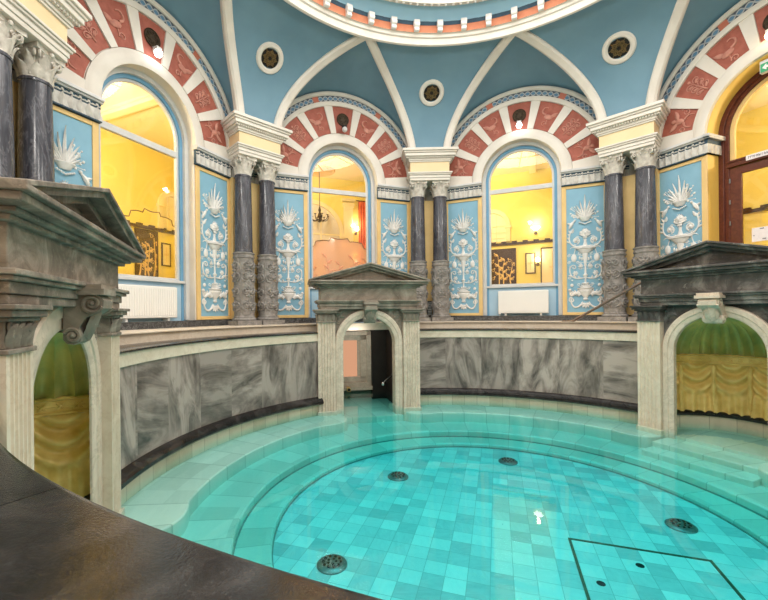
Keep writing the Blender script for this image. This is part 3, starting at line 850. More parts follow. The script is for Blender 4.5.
for az, s, ho, lb in FR: frieze(az, s, ho, lb, az == 22.5)

# ------------------------------------------------------------------ arch surrounds with terracotta panels
def relief(kind, mb):                                 # a small grotesque in local x-z, about .3 high, centred
    Y = -.006
    if kind == 0:                                     # swan-like bird on a scroll
        mb.tube(bez((-.02, Y, .02), (-.14, Y, .02), (-.10, Y, .17), 10, (-.02, Y, .13)), taper(.020, .008, 11), 5)
        mb.ball((.03, Y, -.01), .055, sy=.35, sx=1.3, sz=.8, n=10, m=5); mb.leaf(.13, .03, T3(.06, Y, .0, ry=50), .01, .012)
        mb.tube([(.03, Y, -.05), (.035, Y, -.13)], .007, 4); mb.tube(spiral((.0, -.13), .045, .01, 0, 1.2, 12, Y), .008, 4)
    elif kind == 1:                                   # foliage spray
        mb.tube([(0, Y, -.15), (0, Y, .15)], taper(.012, .006, 2), 5)
        for z in (-.10, -.02, .06):
            for s in (1, -1):
                mb.tube(spiral((s * .06, z + .03), .045, .01, 180 if s > 0 else 0, -s * 1.1, 12, Y), .008, 4)
                mb.leaf(.07, .018, T3(s * .02, Y, z, ry=s * 55), .01, .012)
        mb.ball((0, Y, .15), .022, sy=.5, n=7, m=4)
    else:                                             # winged figure with branches
        mb.ball((0, Y, .10), .030, sy=.5, n=8, m=5); mb.ball((0, Y, .02), .040, sy=.4, sz=1.6, n=8, m=5)
        for s in (1, -1):
            mb.leaf(.13, .03, T3(s * .02, Y, .05, ry=s * 65), .01, .012); mb.tube(bez((s * .02, Y, -.04), (s * .10, Y, -.06), (s * .08, Y, -.15), 8), taper(.016, .006, 9), 5)
            mb.tube(spiral((s * .12, -.05), .04, .01, 90, s * 1.2, 12, Y), .008, 4); mb.ball((s * .15, Y, .02), .013, n=6, m=4)
def arch(az, ho, label, warm=False):
    y = 5.02
    t = Thing('window_arch' if az != 22.5 else 'door_arch', label, 'arch surround', bay(az), (0, y, SPZ))
    a0 = -2
    r0 = ho
    ri = max(1.015, ho + .13)
    t.part('archivolt', MB().sweep([(r0, y + .02), (r0 - .004, y - .055), (r0 + .03, y - .065), (r0 + .13, y - .065), (r0 + .16, y - .05), (r0 + .20, y - .035), (r0 + .20, y + .02)], a0, 182, 64, cz=SPZ), WHITE)
    t.part('outer_ring', MB().sweep([(1.585, y + .01), (1.585, y - .055), (1.60, y - .065), (1.675, y - .065), (1.675, y + .01)], a0, 182, 72, cz=SPZ), WHITE)
    t.part('patterned_band', MB().sweep([(1.67, y + .01), (1.67, y - .045), (1.80, y - .055), (1.80, y + .01)], 12, 168, 72, cz=SPZ), BANDPAT, label='blue band painted with a chain pattern')
    t.part('bead', MB().sweep([(1.795, y + .02), (1.795, y - .075), (1.82, y - .10), (1.86, y - .10), (1.885, y - .07), (1.885, y + .02)], 14, 166, 72, cz=SPZ), WHITE)
    pit, wd = 24.3, 17.6
    for i in range(7):
        ac = 90 + (i - 3) * pit
        pr = [(ri, y + .004), (ri, y - .018), (1.585, y - .018), (1.585, y + .004)]
        p = t.part('terracotta_panel', MB().sweep(pr, ac - wd / 2, ac + wd / 2, 8, cz=SPZ), RED)
        if i != 3:
            m = MB(); relief((2, 1, 0)[min(i, 6 - i)], m)
            rc = (ri + 1.585) / 2
            M = Matrix.Translation((rc * cos(R(ac)), y - .018, SPZ + rc * sin(R(ac)))) @ Matrix.Rotation(R(90 - ac), 4, 'Y') @ Matrix.Scale(1.25, 4) @ (Matrix.Scale(-1, 4, (1, 0, 0)) if i > 3 else Matrix.Identity(4))
            q = MB(); q.add(m.v, m.f, M)
            t.part('relief', q, REDLINE, parent=p)
    m = MB()
    for i in range(-4, 4):
        ac = 90 + (i + .5) * pit; h = (pit - wd) / 2
        lo, hi = ac - h, ac + h
        if i == -4: lo = a0
        if i == 3: hi = 182
        m.sweep([(ri - .01, y + .004), (ri - .01, y - .045), (1.59, y - .045), (1.59, y + .004)], lo, hi, 4, cz=SPZ)
    t.part('ribs', m, WHITE, label='white bars between the terracotta panels')
arch(157.5, .80, 'terracotta panelled arch over the tall window behind the brown gable, lit white spotlight at crown')
arch(112.5, .80, 'arch of terracotta panels over the chandelier window, unlit spotlight at its crown')
arch(67.5, .80, 'terracotta panelled arch over the window with framed pictures behind, lit white spotlight at crown')
arch(22.5, .88, 'arch of terracotta panels over the brown door, lit by a warm spotlight')
def crown_lamp(az, label, lamp, col=None, energy=0):
    t = Thing('spotlight', label, 'spotlight', bay(az), (0, 4.998, 4.27), 'spotlights at the arch crowns')
    g = MB()
    Mx = Matrix.Translation((0, 4.995, 4.43)) @ Matrix.Rotation(R(90), 4, 'X')
    g.lathe([(.001, 0), (.135, 0), (.135, .012), (.001, .012)], 28, M=Mx)
    gr = t.part('vent_grille', g, GRILLE, label='round dark bronze grille')
    m = MB()
    for i in range(8):
        a = i * PI / 4
        m.tube(spiral((.075 * cos(a), 4.43 + .075 * sin(a)), .035, .008, i * 45, 1.2, 10, 4.978), .006, 4)
    m.tube([(.128 * cos(R(12 * i)), 4.98, 4.43 + .128 * sin(R(12 * i))) for i in range(30)], .009, 5, closed=True)
    t.part('tracery', m, GRILLE, parent=gr)
    b = MB().box(-.045, .045, 4.83, 4.93, 4.19, 4.255)
    b.tube([(0, 4.92, 4.25), (0, 4.99, 4.30)], .012, 6)
    hs = t.part('lamp_housing', b, BLACK if not lamp else GREYWHITE, label='black lamp housing' if not lamp else None, bevel=.006)
    l = MB().ball((0, 4.86, 4.165), .058, n=14, m=9)
    t.part('lens', l, lamp or GREYWHITE, parent=hs)
    if energy:
        ld = bpy.data.lights.new('spot_glow', 'SPOT'); ld.energy = energy; ld.color = col; ld.spot_size = R(150); ld.spot_blend = .6; ld.shadow_soft_size = .06
        lo = bpy.data.objects.new('spot_glow', ld); COL.objects.link(lo); lo.parent = t.o
        lo.location = (0, 4.79 - 4.998, 4.22 - 4.27)
        lo.rotation_euler = (R(60), 0, R(180))
    return t.o
crown_lamp(157.5, 'lit white spotlight and round grille above the tall window left of the room', LAMPW, (1, .96, .92), SPOT)
crown_lamp(112.5, 'unlit black spotlight below a round grille above the chandelier window', None)
crown_lamp(67.5, 'lit white spotlight above the window with the framed picture', LAMPW, (1, .96, .92), SPOT)
crown_lamp(22.5, 'warm glowing spotlight above the brown arched door', LAMPO, (1, .70, .35), SPOT * .8)

# roundel vents on the blue pendentives
for az, lb in ((135, 'round bronze vent in a white ring on the blue vault left of the chandelier window'), (90, 'round bronze vent in a white ring high on the blue vault in the middle'),
               (45, 'round bronze vent in a white ring on the blue vault above the handrail columns')):
    ph = 44.0
    c = Vector(vault(ph, az)); nn = Vector((cos(R(ph)) / AR * cos(R(az)), cos(R(ph)) / AR * sin(R(az)), sin(R(ph)) / AZ)).normalized()
    t = Thing('roundel_vent', lb, 'vent', (0, 0, 0), tuple(c), 'round vents on the vault')
    Mx = Matrix.Translation(c) @ (-nn).to_track_quat('Z', 'Y').to_matrix().to_4x4()
    t.part('ring', MB().lathe([(.168, -.03), (.262, -.03), (.262, .02), (.24, .045), (.19, .045), (.168, .02)], 40, M=Mx, caps=False).lathe([(.001, -.01), (.17, -.01), (.17, -.02), (.001, -.02)], 20, M=Mx), WHITE)
    t.part('grille', MB().lathe([(.001, .008), (.17, .008), (.17, -.01), (.001, -.01)], 32, M=Mx), BLACK, label='dark bronze grille')
    m = MB()
    for i in range(8):
        a = i * PI / 4
        for s in (1, -1):
            pts = [(p[0], p[2], .015) for p in spiral((.095 * cos(a), .095 * sin(a)), .048, .01, i * 45 + 90 * s, s * 1.2, 12)]
            m.tube(pts, .007, 4, M=Mx)
        m.tube([(.03 * cos(a), .03 * sin(a), .015), (.165 * cos(a), .165 * sin(a), .015)], .007, 4, M=Mx)
    m.tube([(.05 * cos(R(20 * i)), .05 * sin(R(20 * i)), .015) for i in range(18)], .008, 4, closed=True, M=Mx)
    t.part('tracery', m, plain_bronze, label='bronze scrolls')

# ------------------------------------------------------------------ windows
def window(n, az):
    fr = bay(az); gy = 5.27; rg = .635
    f = MB(); rf = rg + .045
    def jambs(mb, r0, r1, y0, y1, zb):
        mb.sweep([(r0, y0), (r0, y1), (r1, y1), (r1, y0)], 0, 180, 40, cz=SPZ)
        for s in (1, -1): mb.box(min(s * r0, s * r1), max(s * r0, s * r1), y0, y1, zb, SPZ)
    jambs(f, rg, rf, gy - .03, gy + .03, .80)
    f.box(-rf, rf, gy - .03, gy + .03, .775, .82); f.box(-rg, rg, gy - .03, gy + .03, 2.87, 2.97)
    root = struct('window_%d' % n, f, GREYWHITE, fr, bevel=.004)
    p = MB().box(-rg, rg, gy - .004, gy + .004, .82, 2.87)
    struct('lower_pane', p, GLASS, parent=root)
    xs = [(rg * cos(PI * i / 30), SPZ + rg * sin(PI * i / 30)) for i in range(31)]
    p = MB().prism([(rg, 2.97)] + xs + [(-rg, 2.97)], gy - .004, gy + .004)
    struct('fanlight_pane', p, GLASS, parent=root)
    m = MB(); jambs(m, rf - .005, rf + .055, gy - .06, gy + .05, .74)
    struct('blue_band', m, BAND, parent=root)
    m = MB(); jambs(m, rf + .05, .845, 5.15, gy + .05, .12)
    struct('reveal', m, GREYWHITE, parent=root)
    m = MB().box(-rf - .09, rf + .09, gy - .10, gy + .05, .735, .78)
    struct('window_sill', m, GREYWHITE, parent=root, bevel=.006)
    m = MB().box(-.80, .80, gy - .05, gy + .10, -.02, .74)
    struct('window_apron', m, PALEBLUE, parent=root)
    m = MB()
    for s in (1, -1): m.box(min(s * .685, s * .735), max(s * .685, s * .735), gy - .062, gy - .045, .02, .74)
    struct('blue_band', m, BAND, parent=root)
for n, az in ((1, 157.5), (2, 112.5), (3, 67.5)): window(n, az)
def radiator(az, x, w, label):
    t = Thing('radiator', label, 'radiator', bay(az), (x, 5.14, .15), 'white panel radiators under the windows')
    h = w / 2
    b = MB().box(x - h, x + h, 5.08, 5.17, .16, .655)
    bo = t.part('body', b, RADI, bevel=.012)
    m = MB(); n = int(w / .04)
    for i in range(n): m.box(x - h + .03 + i * (w - .06) / (n - 1) - .011, x - h + .03 + i * (w - .06) / (n - 1) + .011, 5.073, 5.083, .20, .615)
    t.part('fins', m, RADI, parent=bo)
    t.part('top_grille', MB().box(x - h + .02, x + h - .02, 5.09, 5.16, .653, .662), GREYWHITE, parent=bo)
    m = MB()
    for s in (1, -1): m.box(x + s * (h - .15) - .02, x + s * (h - .15) + .02, 5.16, 5.225, .14, .5); m.box(x + s * (h - .15) - .02, x + s * (h - .15) + .02, 5.10, 5.225, .11, .165)
    t.part('bracket', m, RADI)
    m = MB().tube([(x - h + .03, 5.12, .17), (x - h + .03, 5.12, .02)], .012, 8).ball((x - h + .03, 5.10, .15), .025)
    t.part('valve', m, RADI)
radiator(67.5, .03, 1.02, 'white ribbed radiator under the window with the framed picture')
radiator(157.5, -.02, 1.02, 'white ribbed radiator beside the brown stone gable under the tall window')
# dark vent between the middle columns
t = Thing('vent_box', 'small black slatted vent box low between the middle pair of columns', 'vent', bay(90), (0, 5.07, .11))
t.part('case', MB().box(-.055, .055, 5.03, 5.14, .115, .46), BLACK)
m = MB()
for i in range(8): m.box(-.045, .045, 5.02, 5.032, .14 + .038 * i, .155 + .038 * i)
t.part('slats', m, STEEL)

# ------------------------------------------------------------------ arched door
fr = bay(22.5); gy = 5.40
f = MB()
for r0, r1, y0, y1 in ((.74, .885, gy - .05, gy + .06), (.80, .885, gy - .075, gy - .04)):
    f.sweep([(r0, y0), (r0, y1), (r1, y1), (r1, y0)], 0, 180, 44, cz=SPZ)
    for s in (1, -1): f.box(min(s * r0, s * r1), max(s * r0, s * r1), y0, y1, 0, SPZ)
f.box(-.76, .76, gy - .06, gy + .06, 2.55, 2.67); f.box(-.76, .76, gy - .08, gy - .05, 2.63, 2.66); f.box(-.76, .76, gy - .075, gy - .05, 2.555, 2.585)
door = struct('door_1', f, WOOD, fr, bevel=.006)
xs = [(.745 * cos(PI * i / 30), SPZ + .745 * sin(PI * i / 30)) for i in range(31)]
struct('fanlight_pane', MB().prism([(.745, 2.66)] + xs + [(-.745, 2.66)], gy - .004, gy + .004), GLASS, parent=door)
m = MB().sweep([(.68, gy - .02), (.68, gy + .03), (.745, gy + .03), (.745, gy - .02)], 0, 180, 40, cz=SPZ)
for s in (1, -1): m.box(min(s * .68, s * .745), max(s * .68, s * .745), gy - .02, gy + .03, 2.66, SPZ)
struct('inner_frame', m, OCHRE, parent=door)
for s in (1, -1):
    l = MB()
    for a, b, z0, z1 in ((.60, .745, .02, 2.54), (.02, .17, .02, 2.54), (.17, .60, 2.44, 2.54), (.17, .60, .02, .35)):
        l.box(min(s * a, s * b), max(s * a, s * b), gy - .035, gy + .02, z0, z1)
    for a, b, z0, z1 in ((.58, .60, .35, 2.44), (.17, .19, .35, 2.44), (.19, .58, 2.42, 2.44), (.19, .58, .35, .37)):
        l.box(min(s * a, s * b), max(s * a, s * b), gy - .045, gy + .0, z0, z1)
    lf = struct('door_leaf', l, WOOD, parent=door, bevel=.004)
    struct('leaf_pane', MB().box(min(s * .19, s * .58), max(s * .19, s * .58), gy - .008, gy, .37, 2.42), GLASS, parent=lf)
    if s < 0:
        h = MB()
        for z in (.5, 1.6, 1.95, 2.3): h.tube([(-.735, gy - .05, z), (-.735, gy - .05, z + .07)], .012, 6)
        struct('hinge', h, STEEL, parent=lf)
m = MB(); y0 = 5.03
m.sweep([(.875, y0), (.875, gy), (.90, gy), (.90, y0)], 0, 180, 44, cz=SPZ)
for s in (1, -1): m.box(min(s * .875, s * .90), max(s * .875, s * .90), y0, gy, 0, SPZ)
struct('door_reveal', m, plain('reveal_yellow', (.88, .62, .16), (.84, .57, .13), 2, .6), parent=door)
t = Thing('door_sign', 'narrow white lettered sign strip on the crossbar of the brown door', 'sign', fr, (-.30, gy - .085, 2.585))
t.part('plate', MB().box(-.50, -.10, gy - .09, gy - .078, 2.585, 2.665), PAPER)
m = MB(); rnd = random.Random(5); x = -.47
while x < -.14:
    w = rnd.uniform(.012, .022)
    m.box(x, x + .005, gy - .093, gy - .089, 2.607, 2.645); m.box(x, x + w, gy - .093, gy - .089, 2.62 + rnd.uniform(-.012, .018), 2.628 + rnd.uniform(0, .014)); x += w + .008
t.part('lettering', m, INK)
t = Thing('notice', 'white paper notice taped to the glass of the brown door', 'notice', fr, (-.36, gy - .012, 1.30))
t.part('sheet', MB().box(-.47, -.23, gy - .0125, gy - .009, 1.28, 1.50), PAPER)
m = MB()
for x, z, w in ((-.37, 1.47, .05), (-.45, 1.37, .012), (-.255, 1.40, .012), (-.34, 1.305, .045)): m.box(x, x + w, gy - .0145, gy - .0125, z, z + .016)
t.part('marks', m, INK)
t = Thing('exit_sign', 'green emergency exit sign over the fanlight of the brown door', 'sign', fr, (-.0, 5.05, 3.75))
t.part('housing', MB().box(-.205, .205, 5.045, 5.115, 3.752, 3.935), GREYWHITE, bevel=.008)
t.part('panel', MB().box(-.19, .19, 5.037, 5.046, 3.76, 3.885), GREENS, label='green panel')
m = MB().box(-.06, .0, 5.033, 5.038, 3.775, 3.87); m.prism([(-.17, 3.822), (-.12, 3.867), (-.12, 3.837), (-.08, 3.837), (-.08, 3.807), (-.12, 3.807), (-.12, 3.777)], 5.033, 5.038)
t.part('pictogram', m, PAPER)

# ------------------------------------------------------------------ corridor rooms beyond the glass
def room(az, nm, back=8.2, h=4.25):
    fr = bay(az)
    a, b = 2.2, back * .4142 - .1
    y0 = 5.385
    w = MB()
    w.add([(-b, back, 0), (b, back, 0), (b, back, h + .1), (-b, back, h + .1), (-b, back + .12, 0), (b, back + .12, 0), (b, back + .12, h + .1), (-b, back + .12, h + .1)],
          [(0, 1, 2, 3), (4, 5, 6, 7), (0, 1, 5, 4), (1, 2, 6, 5), (2, 3, 7, 6), (3, 0, 4, 7)])
    for s in (1, -1): w.prismz([(s * a, y0), (s * b, back), (s * (b + .08), back), (s * (a + .08), y0)], 0, h + .1)
    struct('wall_corridor_' + nm, w, YELLOW, fr)
    c = MB().prismz([(-a, y0), (a, y0), (b, back), (-b, back)], h, h + .1)
    struct('ceiling_corridor_' + nm, c, YCEIL, fr)
    f = MB().prismz([(-a, y0), (a, y0), (b, back), (-b, back)], -.1, 0)
    struct('floor_corridor_' + nm, f, OCHRE, fr)
    wt = MB().box(-a, a, y0 - .004, y0, 0, h)
    return fr
def globe(fr, x, y, z, label, e, col=(1, .84, .58)):  # invented ceiling globe, added to light the corridor room
    t = Thing('added_globe', label, 'added ceiling lamp', fr, (x, y, 4.25), 'added corridor ceiling globes')
    t.part('globe', MB().ball((x, y, z), .13, n=20, m=12), GLOBE, label='glowing globe')
    t.part('stem', MB().tube([(x, y, z + .12), (x, y, 4.25)], .012, 6).lathe([(.05, 4.22), (.06, 4.25)], 12, c=(x, y, 0)), BRONZE)
    ld = bpy.data.lights.new('globe_fill_light', 'POINT'); ld.energy = e; ld.color = col; ld.shadow_soft_size = .13
    lo = bpy.data.objects.new('globe_fill_light', ld); COL.objects.link(lo); lo.parent = t.o; lo.location = (0, 0, z - .3 - 4.25)
def etched(t, x0, x1, z0, z1, y, seed, n=3):
    rnd = random.Random(seed); m = MB()
    w = x1 - x0
    for i in range(n):
        cx = x0 + w * (i + .5) / n + rnd.uniform(-.04, .04); h = (z1 - z0) * rnd.uniform(.6, .9)
        pts = bez((cx, y, z0 + .04), (cx + rnd.uniform(-.1, .1), y, z0 + h * .4), (cx + rnd.uniform(-.08, .08), y, z0 + h * .6), 12, (cx + rnd.uniform(-.06, .06), y, z0 + h))
        m.tube(pts, taper(.022, .008, 13), 4)
        for j in range(1, 7):
            p = pts[j * 2]; s = 1 if j % 2 else -1
            m.tube([(min(max(q[0], x0 + .02), x1 - .02), q[1], q[2]) for q in spiral((p[0] + s * .06, p[2] + .02), .055, .012, 180 if s > 0 else 0, -s * 1.1, 12, y)], .007, 4)
            if x0 + .1 < p[0] < x1 - .1: m.leaf(.11, .028, T3(p[0], y, p[2], ry=s * 50), .0, .012)
            m.ball((min(max(p[0] + s * .10, x0 + .03), x1 - .03), y, min(p[2] + .08, z1 - .03)), .022, sy=.4, n=7, m=4)
    return m
def etched_panel(fr, x0, x1, z0, z1, y, label, seed, n):
    t = Thing('etched_artwork', label, 'wall panel', fr, ((x0 + x1) / 2, y, z0))
    t.part('board', MB().box(x0, x1, y - .03, y, z0, z1), BROWN, bevel=.006)
    t.part('ornament', etched(t, x0 + .03, x1 - .03, z0 + .05, z1 - .05, y - .034, seed, n), GILT, label='gilt foliage ornament')
def picture(fr, x0, x1, z0, z1, y, label, mat):
    t = Thing('framed_picture', label, 'picture', fr, ((x0 + x1) / 2, y, z0))
    m = MB(); w = .03
    m.box(x0, x0 + w, y - .03, y, z0, z1); m.box(x1 - w, x1, y - .03, y, z0, z1); m.box(x0 + w, x1 - w, y - .03, y, z0, z0 + w); m.box(x0 + w, x1 - w, y - .03, y, z1 - w, z1)
    t.part('frame', m, BROWN, bevel=.004)
    t.part('sheet', MB().box(x0 + w, x1 - w, y - .016, y, z0 + w, z1 - w), mat)
    q = MB(); cx = (x0 + x1) / 2
    q.tube([(cx, y - .018, z0 + .1), (cx, y - .018, z1 - .1)], .006, 4)
    for s in (1, -1): q.tube(spiral((cx + s * .04, (z0 + z1) / 2), .035, .008, 0, s * 1.2, 10, y - .018), .005, 4)
    t.part('drawing', q, OCHRE)
def niche_arch(fr, x, z, r, zb, y, label, mat=None, mat2=None):
    t = Thing('corridor_arch', label, 'arch', fr, (x, y, zb), kind='thing')
    m = MB().sweep([(r - .12, y + .0), (r - .12, y - .06), (r, y - .06), (r, y + .0)], 0, 180, 28, cx=x, cz=z)
    for s in (1, -1): m.box(x + min(s * (r - .12), s * r), x + max(s * (r - .12), s * r), y - .06, y, zb, z)
    t.part('surround', m, mat or YPALE)
    t.part('impost', MB().box(x - r - .03, x - r + .14, y - .09, y, z - .07, z).box(x + r - .14, x + r + .03, y - .09, y, z - .07, z), mat or YPALE)
    rr = r - .12
    t.part('infill', MB().prism([(x + rr, zb)] + [(x + rr * cos(PI * i / 20), z + rr * sin(PI * i / 20)) for i in range(21)] + [(x - rr, zb)], y - .012, y), mat2 or YCEIL)
    g = MB()
    for q in (-.33, .33): g.box(x + rr * q - .012, x + rr * q + .012, y - .025, y - .01, zb, z + rr * .9)
    for q in (.25, .6): g.box(x - rr * .95, x + rr * .95, y - .025, y - .01, zb + (z - zb) * q - .012, zb + (z - zb) * q + .012)
    g.box(x - rr, x + rr, y - .025, y - .01, z - .015, z + .015)
    t.part('glazing_bars', g, YPALE)
def rail(fr, x0, x1, z, y, label, cren=False):
    m = MB().box(x0, x1, y - .05, y, z - .035, z + .035)
    t = Thing('dado_rail', label, 'rail', fr, ((x0 + x1) / 2, y, z - .04))
    t.part('rail', m, BROWN, bevel=.005)
    q = MB(); n = max(2, int((x1 - x0) / .28))
    for i in range(n):
        xx = x0 + (i + .5) * (x1 - x0) / n; q.box(xx - .07, xx + .07, y - .055, y, z + .03, z + .075)
    t.part('key_blocks', q, BROWN)
def beam(fr, x, y0, y1, label):
    t = Thing('ceiling_beam', label, 'beam', fr, (x, (y0 + y1) / 2, 4.1), kind='thing')
    t.part('beam', MB().box(x - .09, x + .09, y0, y1, 4.13, 4.25), YPALE, bevel=.01)
    t.part('edge', MB().box(x - .11, x + .11, y0, y1, 4.20, 4.25), YPALE)
def sconce(fr, x, z, y, label, e, up=False):
    t = Thing('wall_sconce', label, 'wall lamp', fr, (x, y, z), 'corridor wall lamps')
    t.part('arm', MB().tube(bez((x, y, z - .08), (x, y - .12, z - .14), (x, y - .12, z - .02), 8), .012, 6).lathe([(.04, 0), (.05, .01), (.03, .03)], 12, M=Matrix.Translation((x, y, z - .08)) @ Matrix.Rotation(R(90), 4, 'X')), BRONZE)
    if up: s = MB().lathe([(.02, -.03), (.12, .06), (.125, .07), (.02, .07)], 18, c=(x, y - .12, z))
    else: s = MB().lathe([(.035, -.02), (.06, .01), (.05, .09), (.02, .10)], 16, c=(x, y - .12, z))
    t.part('shade', s, GLOBE, label='glowing shade')
    ld = bpy.data.lights.new('sconce_light', 'POINT'); ld.energy = e; ld.color = (1, .82, .55); ld.shadow_soft_size = .05
    lo = bpy.data.objects.new('sconce_light', ld); COL.objects.link(lo); lo.parent = t.o; lo.location = (0, -.16, .22)

BK = 8.2
f1 = room(157.5, 'northwest'); globe(f1, -.6, 6.6, 3.6, 'added glowing ceiling globe lighting the corridor beyond the tall window', ROOM * 1.7)
etched_panel(f1, 2.0, 2.61, 1.05, 2.24, BK - .002, 'dark brown wall panel with gilt ornament seen through the tall window', 11, 4)
picture(f1, 2.71, 2.98, 1.42, 2.0, BK - .002, 'small upright framed picture right of the gilt panel behind the tall window', YPALE)
rail(f1, 1.3, 3.25, 2.29, BK - .002, 'dark brown rail above the gilt panel beyond the tall window')
niche_arch(f1, 3.0, 2.95, .38, 2.34, BK - .002, 'pale blind arch above the brown rail beyond the tall window')
t = Thing('scalloped_screen', 'clear glass screen with thin curved dark top edge behind the tall window', 'screen', f1, (2.1, 7.4, 0))
def scallop(x0, x1, z1, n=40):
    o = []
    for i in range(n + 1):
        q = i / n; d = abs(q - .5) * 2
        z = z1 - (.0 if d < .25 else .10 if d < .6 else .22) - .05 * (cos(d * 9) * .5)
        o.append((x0 + (x1 - x0) * q, z))
    o[0] = (x0, z1 - .26); o[-1] = (x1, z1 - .26)
    return o
sc1 = scallop(.95, 2.75, 2.50)
t.part('pane', MB().prism([(2.75, 0.02), ] + sc1[::-1] + [(.95, 0.02)], 7.40, 7.41), GLASS)
t.part('edge', MB().tube([(x, 7.405, z) for x, z in sc1], .012, 5), BRONZE, label='thin bronze top edge')
t.part('base_rail', MB().box(.95, 2.75, 7.38, 7.43, 0, .06), BRONZE)
beam(f1, .9, 5.5, 8.1, 'pale ceiling beam crossing the corridor beyond the tall window')

f2 = room(112.5, 'north'); globe(f2, -1.0, 6.3, 3.7, 'added glowing ceiling globe lighting the corridor beside the chandelier', ROOM * 1.1)
niche_arch(f2, .05, 2.55, 1.0, 0, BK - .002, 'large yellow arch behind the chandelier', YPALE, WHITE)
t = Thing('corridor_pilaster', 'yellow fluted pilaster with capital right of the chandelier', 'pilaster', f2, (1.2, BK, 0), kind='thing')
t.part('shaft', MB().box(1.05, 1.34, BK - .08, BK, .1, 3.40), YPALE, bevel=.01)
m = MB()
for i in range(4): m.box(1.08 + .065 * i, 1.11 + .065 * i, BK - .092, BK - .07, .3, 3.3)
t.part('flutes', m, YPALE)
m = MB()
for z, w in ((3.40, .16), (3.46, .18), (3.58, .20)): m.box(1.195 - w, 1.195 + w, BK - .12, BK, z, z + .06 if z < 3.5 else 3.66)
for i in range(4): m.leaf(.14, .035, T3(1.08 + .075 * i, BK - .1, 3.42), .02, .016)
t.part('capital', m, YPALE)
t = Thing('curtain', 'orange red curtain strip at the right edge of the chandelier window', 'curtain', f2, (1.85, BK - .05, 0))
pl = [(1.52 + .6 * i / 30, BK - .06 + .03 * sin(i * 1.6)) for i in range(31)]
t.part('cloth', MB().prismz(pl + [(x, y + .012) for x, y in pl[::-1]], .05, 3.62), CURTAIN)
t.part('rod', MB().tube([(1.46, BK - .05, 3.64), (2.2, BK - .05, 3.64)], .018, 8), BRONZE)
sconce(f2, 1.44, 2.72, BK - .002, 'glowing wall lamp beside the orange curtain above the pink screen', 6)
sconce(f2, 1.42, 1.72, BK - .002, 'glowing wall lamp shining through the pink etched screen', 6)
t = Thing('etched_screen', 'pink etched glass screen with scalloped top behind the chandelier window', 'screen', f2, (.4, 6.5, 0))
sc2 = scallop(-.75, 1.5, 2.13)
t.part('pane', MB().prism([(1.5, .03)] + sc2[::-1] + [(-.75, .03)], 6.50, 6.512), PINK)
t.part('edge', MB().tube([(x, 6.506, z) for x, z in sc2], .014, 5), BRONZE, label='thin dark top edge')
m = etched(t, -.45, 1.25, .8, 1.75, 6.497, 4, 5)
t.part('etching', m, plain('etched_rose', (.72, .40, .30), (.66, .36, .26), 5, .6), label='etched plant ornament')
t.part('base_rail', MB().box(-.75, 1.5, 6.47, 6.54, 0, .07), BRONZE)
cxp, cyp, czp = .18, 7.7, 2.95
t = Thing('chandelier', 'bronze chandelier with candle arms hanging beyond the middle window', 'chandelier', f2, (cxp, cyp, 4.25))
t.part('chain', MB().tube([(cxp, cyp, 3.22), (cxp, cyp, 4.24)], .012, 6), BRONZE)
t.part('body', MB().lathe([(.01, -.17), (.03, -.15), (.05, -.10), (.03, -.06), (.07, 0), (.05, .06), (.025, .12), (.04, .18), (.015, .28)], 16, c=(cxp, cyp, czp)), GRILLE)
for i in range(8):
    a = i * PI / 4; dx, dy = cos(a), sin(a)
    m = MB().tube(bez((cxp, cyp, czp - .05), (cxp + .12 * dx, cyp + .12 * dy, czp - .17), (cxp + .27 * dx, cyp + .27 * dy, czp - .12), 10, (cxp + .25 * dx, cyp + .25 * dy, czp + .02)), .011, 5)
    m.lathe([(.01, 0), (.035, .012), (.03, .02)], 10, c=(cxp + .25 * dx, cyp + .25 * dy, czp + .02))
    ar = t.part('arm', m, GRILLE)
    t.part('candle', MB().tube([(cxp + .25 * dx, cyp + .25 * dy, czp + .04), (cxp + .25 * dx, cyp + .25 * dy, czp + .13)], .010, 6), YPALE, parent=ar)
t = Thing('ceiling_rose', 'oval plaster ceiling rose above the chandelier', 'ceiling rose', f2, (cxp, cyp, 4.25))
t.part('disc', MB().lathe([(.01, 4.235), (.12, 4.22), (.14, 4.24), (.38, 4.24), (.40, 4.225), (.43, 4.225), (.45, 4.25)], 36, c=(cxp, cyp, 0)), OCHRE)

f3 = room(67.5, 'northeast'); globe(f3, -1.2, 6.4, 3.7, 'added glowing ceiling globe lighting the corridor behind the radiator window', ROOM)
etched_panel(f3, -1.05, -.25, .92, 2.05, BK - .002, 'dark wall panel with pale gilt figures left of the small framed picture', 21, 4)
picture(f3, .0, .27, 1.28, 1.88, BK - .002, 'small upright framed picture beside the glowing wall lamp', YPALE)
picture(f3, .40, 1.0, .9, 2.0, BK - .002, 'wide brown framed panel right of the glowing wall lamp', YPALE)
rail(f3, -1.6, 1.6, 2.18, BK - .002, 'dark brown stepped rail above the panels beyond the radiator window')
niche_arch(f3, -.92, 2.72, .52, 2.26, BK - .002, 'pale blind arch over the brown stepped rail')
sconce(f3, .33, 1.62, BK - .002, 'glowing wall lamp between the small picture and the brown panel', 5)
sconce(f3, .28, 2.52, BK - .002, 'white uplighter throwing a glow above the brown stepped rail', 5, True)
beam(f3, .22, 5.5, 8.1, 'pale ceiling beam beyond the radiator window')

f4 = room(22.5, 'east', 7.6); globe(f4, .5, 6.4, 3.5, 'added glowing ceiling globe lighting the corridor behind the brown door', ROOM)
rail(f4, -2.6, 1.0, 2.2, 7.598, 'dark brown rail on the yellow wall behind the brown door')
